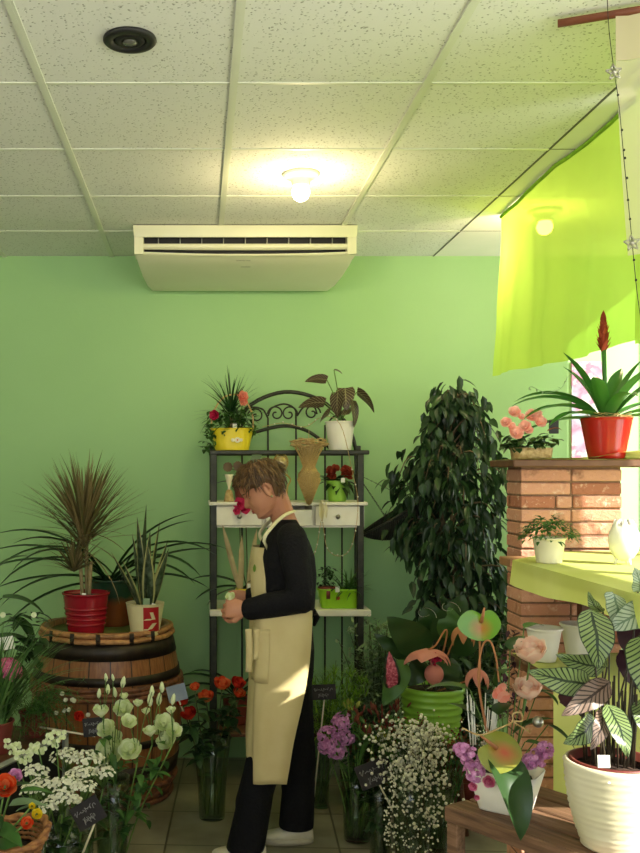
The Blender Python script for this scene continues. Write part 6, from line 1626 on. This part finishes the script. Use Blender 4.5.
# ---- upper shelf: bromeliad
zs = 1.6600; c = V(((607 - 199) * 4.16 / F, 4.16, zs)); o = plant('potted_bromeliad', c, 'red pot with a bromeliad and its red flower spike on the upper shelf', 'potted plant'); pot(o, c, .078, .112, .185, 'red_pot', lip=.002)
b = MB()
for k in range(60): b.tube([c + V((r.uniform(-.08, .08), r.uniform(-.08, .08), .17)), c + V((r.uniform(-.09, .09), r.uniform(-.09, .09), .19)), c + V((r.uniform(-.1, .1), r.uniform(-.1, .1), .18 + r.uniform(0, .03)))], .0014, 3)
b.build('moss', 'straw', o); b0 = c + V((0, 0, .17))
for az, el, L, dr in ((PI, .85, .42, 1.3), (PI + .25, .65, .40, 1.2), (PI - .3, 1.05, .40, 1.5), (PI + .5, .45, .34, 1.0), (0, .95, .46, .7), (.2, .7, .38, 1.0), (-.4, .55, .36, 1.1), (-.2, .35, .32, .8), (-PI / 2, 1.0, .3, 1.3), (-PI / 2 - .6, 1.15, .30, 1.0), (-PI / 2 + .5, 1.2, .34, .9), (PI - .1, .25, .36, .8), (2.4, 1.3, .3, .6), (.9, 1.2, .34, .7), (PI + .1, 1.3, .34, .5), (.05, 1.3, .3, .4)):
    MB().leaf(b0 + V((.02 * math.cos(az), .02 * math.sin(az), 0)), az, el, L * 1.08, .064, dr, 14, 'strap', .4).build('leaf', 'leaf_brom', o)
tp = at(604, 340, 4.14)
MB().tube([b0, b0.lerp(tp, .5), tp], [.012, .010, .012], 8).build('flower_stalk', 'leaf_brom', o); b = MB()
for k in range(46):
    u = k / 45; az = k * 2.4; b.leaf(tp + V((0, 0, -.05 + .14 * u)), az, .95 + .5 * u, .070 * (1.2 - .5 * abs(u - .4)), .026, -.15, 5, 'lance', .4)
b.lathe([(.012, -.02), (.020, .04), (.017, .08), (.0001, .12)], 10, tp); b.build('flower_spike', 'p_rust', o)
P = curve_pts([b0, at(575, 372, 4.12), at(560, 386, 4.1), at(545, 390, 4.1), at(530, 384, 4.1), at(527, 387, 4.1)], 26); b = MB().tube(P, .0012, 4)
for p in P[6::2]: b.leaf(p, r.uniform(0, 6.3), r.uniform(-1, 1), .018, .008, .3, 3)
b.build('tendril', 'leaf_grey', o)
scale_about_cam(o, (1.39, 3.215, 1.645))
# ---- begonia trough
c = V(((527 - 199) * 4.12 / F, 4.12, zs)); o = plant('potted_begonia', c, 'pink flowering begonia in a cream trough on the end of the upper shelf', 'potted plant')
b = MB(); b.lathe([(.0001, 0), (.066, 0), (.07, .05), (.066, .05), (.0001, .04)], 32, (0, 0, 0), sq=5)
b.v = [V((v.x * 1.3, v.y * .6, v.z)) + c + V((.02, 0, 0)) for v in b.v]; b.build('pot', 'raffia', o); b = MB()
for k in range(90):
    p = c + V((r.uniform(-.11, .11), r.uniform(-.06, .04), .045 + r.uniform(0, .07))); b.leaf(p, r.uniform(0, 6.3), r.uniform(-.4, .5), .05, .036, .7, 4, 'ovate')
b.build('foliage', 'leaf_dark', o)
for k, (x, y, R_) in enumerate(((505, 420, 5), (514, 409, 5.5), (516, 431, 6.5), (525, 424, 5.5), (532, 413, 6), (541, 419, 6), (538, 411, 4.5), (511, 424, 4), (521, 414, 3.5), (529, 428, 4))):
    MB().rose(at(x, y, 4.05), (r.uniform(-.4, .4), -1, .4), R_ * 4.05 / F, .7, 60 + k, 3).build('flower', 'p_beg', o)
MB().leaf(at(548, 430, 4.06), -.2, .9, .07, .05, 1.4, 6, 'ovate').build('bronze_leaf', 'p_bud', o); MB().bbox(tuple(at(550, 432, 4.10)), tuple(at(550, 432, 4.10) + V((.045, .004, .06))), .002).build('dark_card', 'black', o, False)
scale_about_cam(o, (1.121, 3.22, 1.645))
# ---- poster in the sunny corner and woven lantern
t = NT('pale pink floral print'); nz = t.noise(9, 5); nz2 = t.noise(16, 3)
pm = t.bsdf(t.mix(t.ramp(nz2, [(.52, '#000000'), (.62, '#ffffff')]), t.ramp(nz, [(.35, '#c890a4'), (.5, '#a86480'), (.65, '#8ca4b4')]), '#c8d8c0'), .6)
tag(MB().box((2.085, YB - .012, 1.55), (2.26, YB - .002, 2.22)).build('floral_poster', pm, None, False), 'pale pink floral poster on the sunlit wall behind the bromeliad', 'poster')
# ================================================================ DAYLIGHT AND CAMERA
w = D.worlds.new('World'); sc.world = w; w.use_nodes = True; nt = w.node_tree; nt.nodes.clear()
tc_ = nt.nodes.new('ShaderNodeTexCoord'); sp_ = nt.nodes.new('ShaderNodeSeparateXYZ'); nt.links.new(tc_.outputs['Generated'], sp_.inputs[0])
rp = nt.nodes.new('ShaderNodeValToRGB'); e = rp.color_ramp.elements
mp_ = nt.nodes.new('ShaderNodeMapRange'); nt.links.new(sp_.outputs[2], mp_.inputs[0]); mp_.inputs[1].default_value = -1; mp_.inputs[2].default_value = 1
nt.links.new(mp_.outputs[0], rp.inputs[0])
e[0].position = .47; e[0].color = (1.5, 1.42, 1.3, 1); e[1].position = .52; e[1].color = (.56, .60, .64, 1)
e2 = e.new(1.0); e2.color = (.4, .5, .7, 1)
bg = nt.nodes.new('ShaderNodeBackground'); bg.inputs[1].default_value = SKY; nt.links.new(rp.outputs[0], bg.inputs[0])
ow = nt.nodes.new('ShaderNodeOutputWorld'); nt.links.new(bg.outputs[0], ow.inputs[0])
def portal(loc, rot, sx, sy):
    l = D.lights.new('window_portal', 'AREA'); l.shape = 'RECTANGLE'; l.size = sx; l.size_y = sy; l.cycles.is_portal = True
    o = D.objects.new('window_portal', l); C.objects.link(o); o.location = loc; o.rotation_euler = rot
portal(((fx0 + fx1) / 2, YF - .16, (fz0 + fz1) / 2), (PI / 2, 0, 0), fx1 - fx0, fz1 - fz0)
for wy0, wy1, wz1 in wins: portal((XR + .16, (wy0 + wy1) / 2, (wz0 + wz1) / 2), (PI / 2, 0, PI / 2), wy1 - wy0, wz1 - wz0)
s_ = D.lights.new('sun', 'SUN'); s_.energy = SUN; s_.angle = .01; s_.color = (1, .95, .84)
so = D.objects.new('sun', s_); C.objects.link(so)
so.rotation_euler = V(SUND).to_track_quat('-Z', 'Y').to_euler()
cam = D.cameras.new('camera'); co_ = D.objects.new('camera', cam); C.objects.link(co_); sc.camera = co_
co_.location = (0, 0, 1.6); co_.rotation_euler = (PI / 2, 0, 0)
cam.sensor_fit = 'VERTICAL'; cam.sensor_height = 24; cam.lens = 24 * F / 853
cam.shift_x = (320 - 199) / 853; cam.shift_y = (472 - 426.5) / 853; cam.clip_start = .05
vs_ = sc.view_settings; vs_.view_transform = 'Standard'; vs_.look = 'None'; vs_.gamma = 1; vs_.use_curve_mapping = False; vs_.exposure = EXPO
sc.cycles.use_denoising = True
sc.cycles.max_bounces = 10; sc.cycles.diffuse_bounces = 6; sc.cycles.transparent_max_bounces = 24; sc.cycles.caustics_reflective = False; sc.cycles.caustics_refractive = False
sc.cycles.sample_clamp_indirect = 6
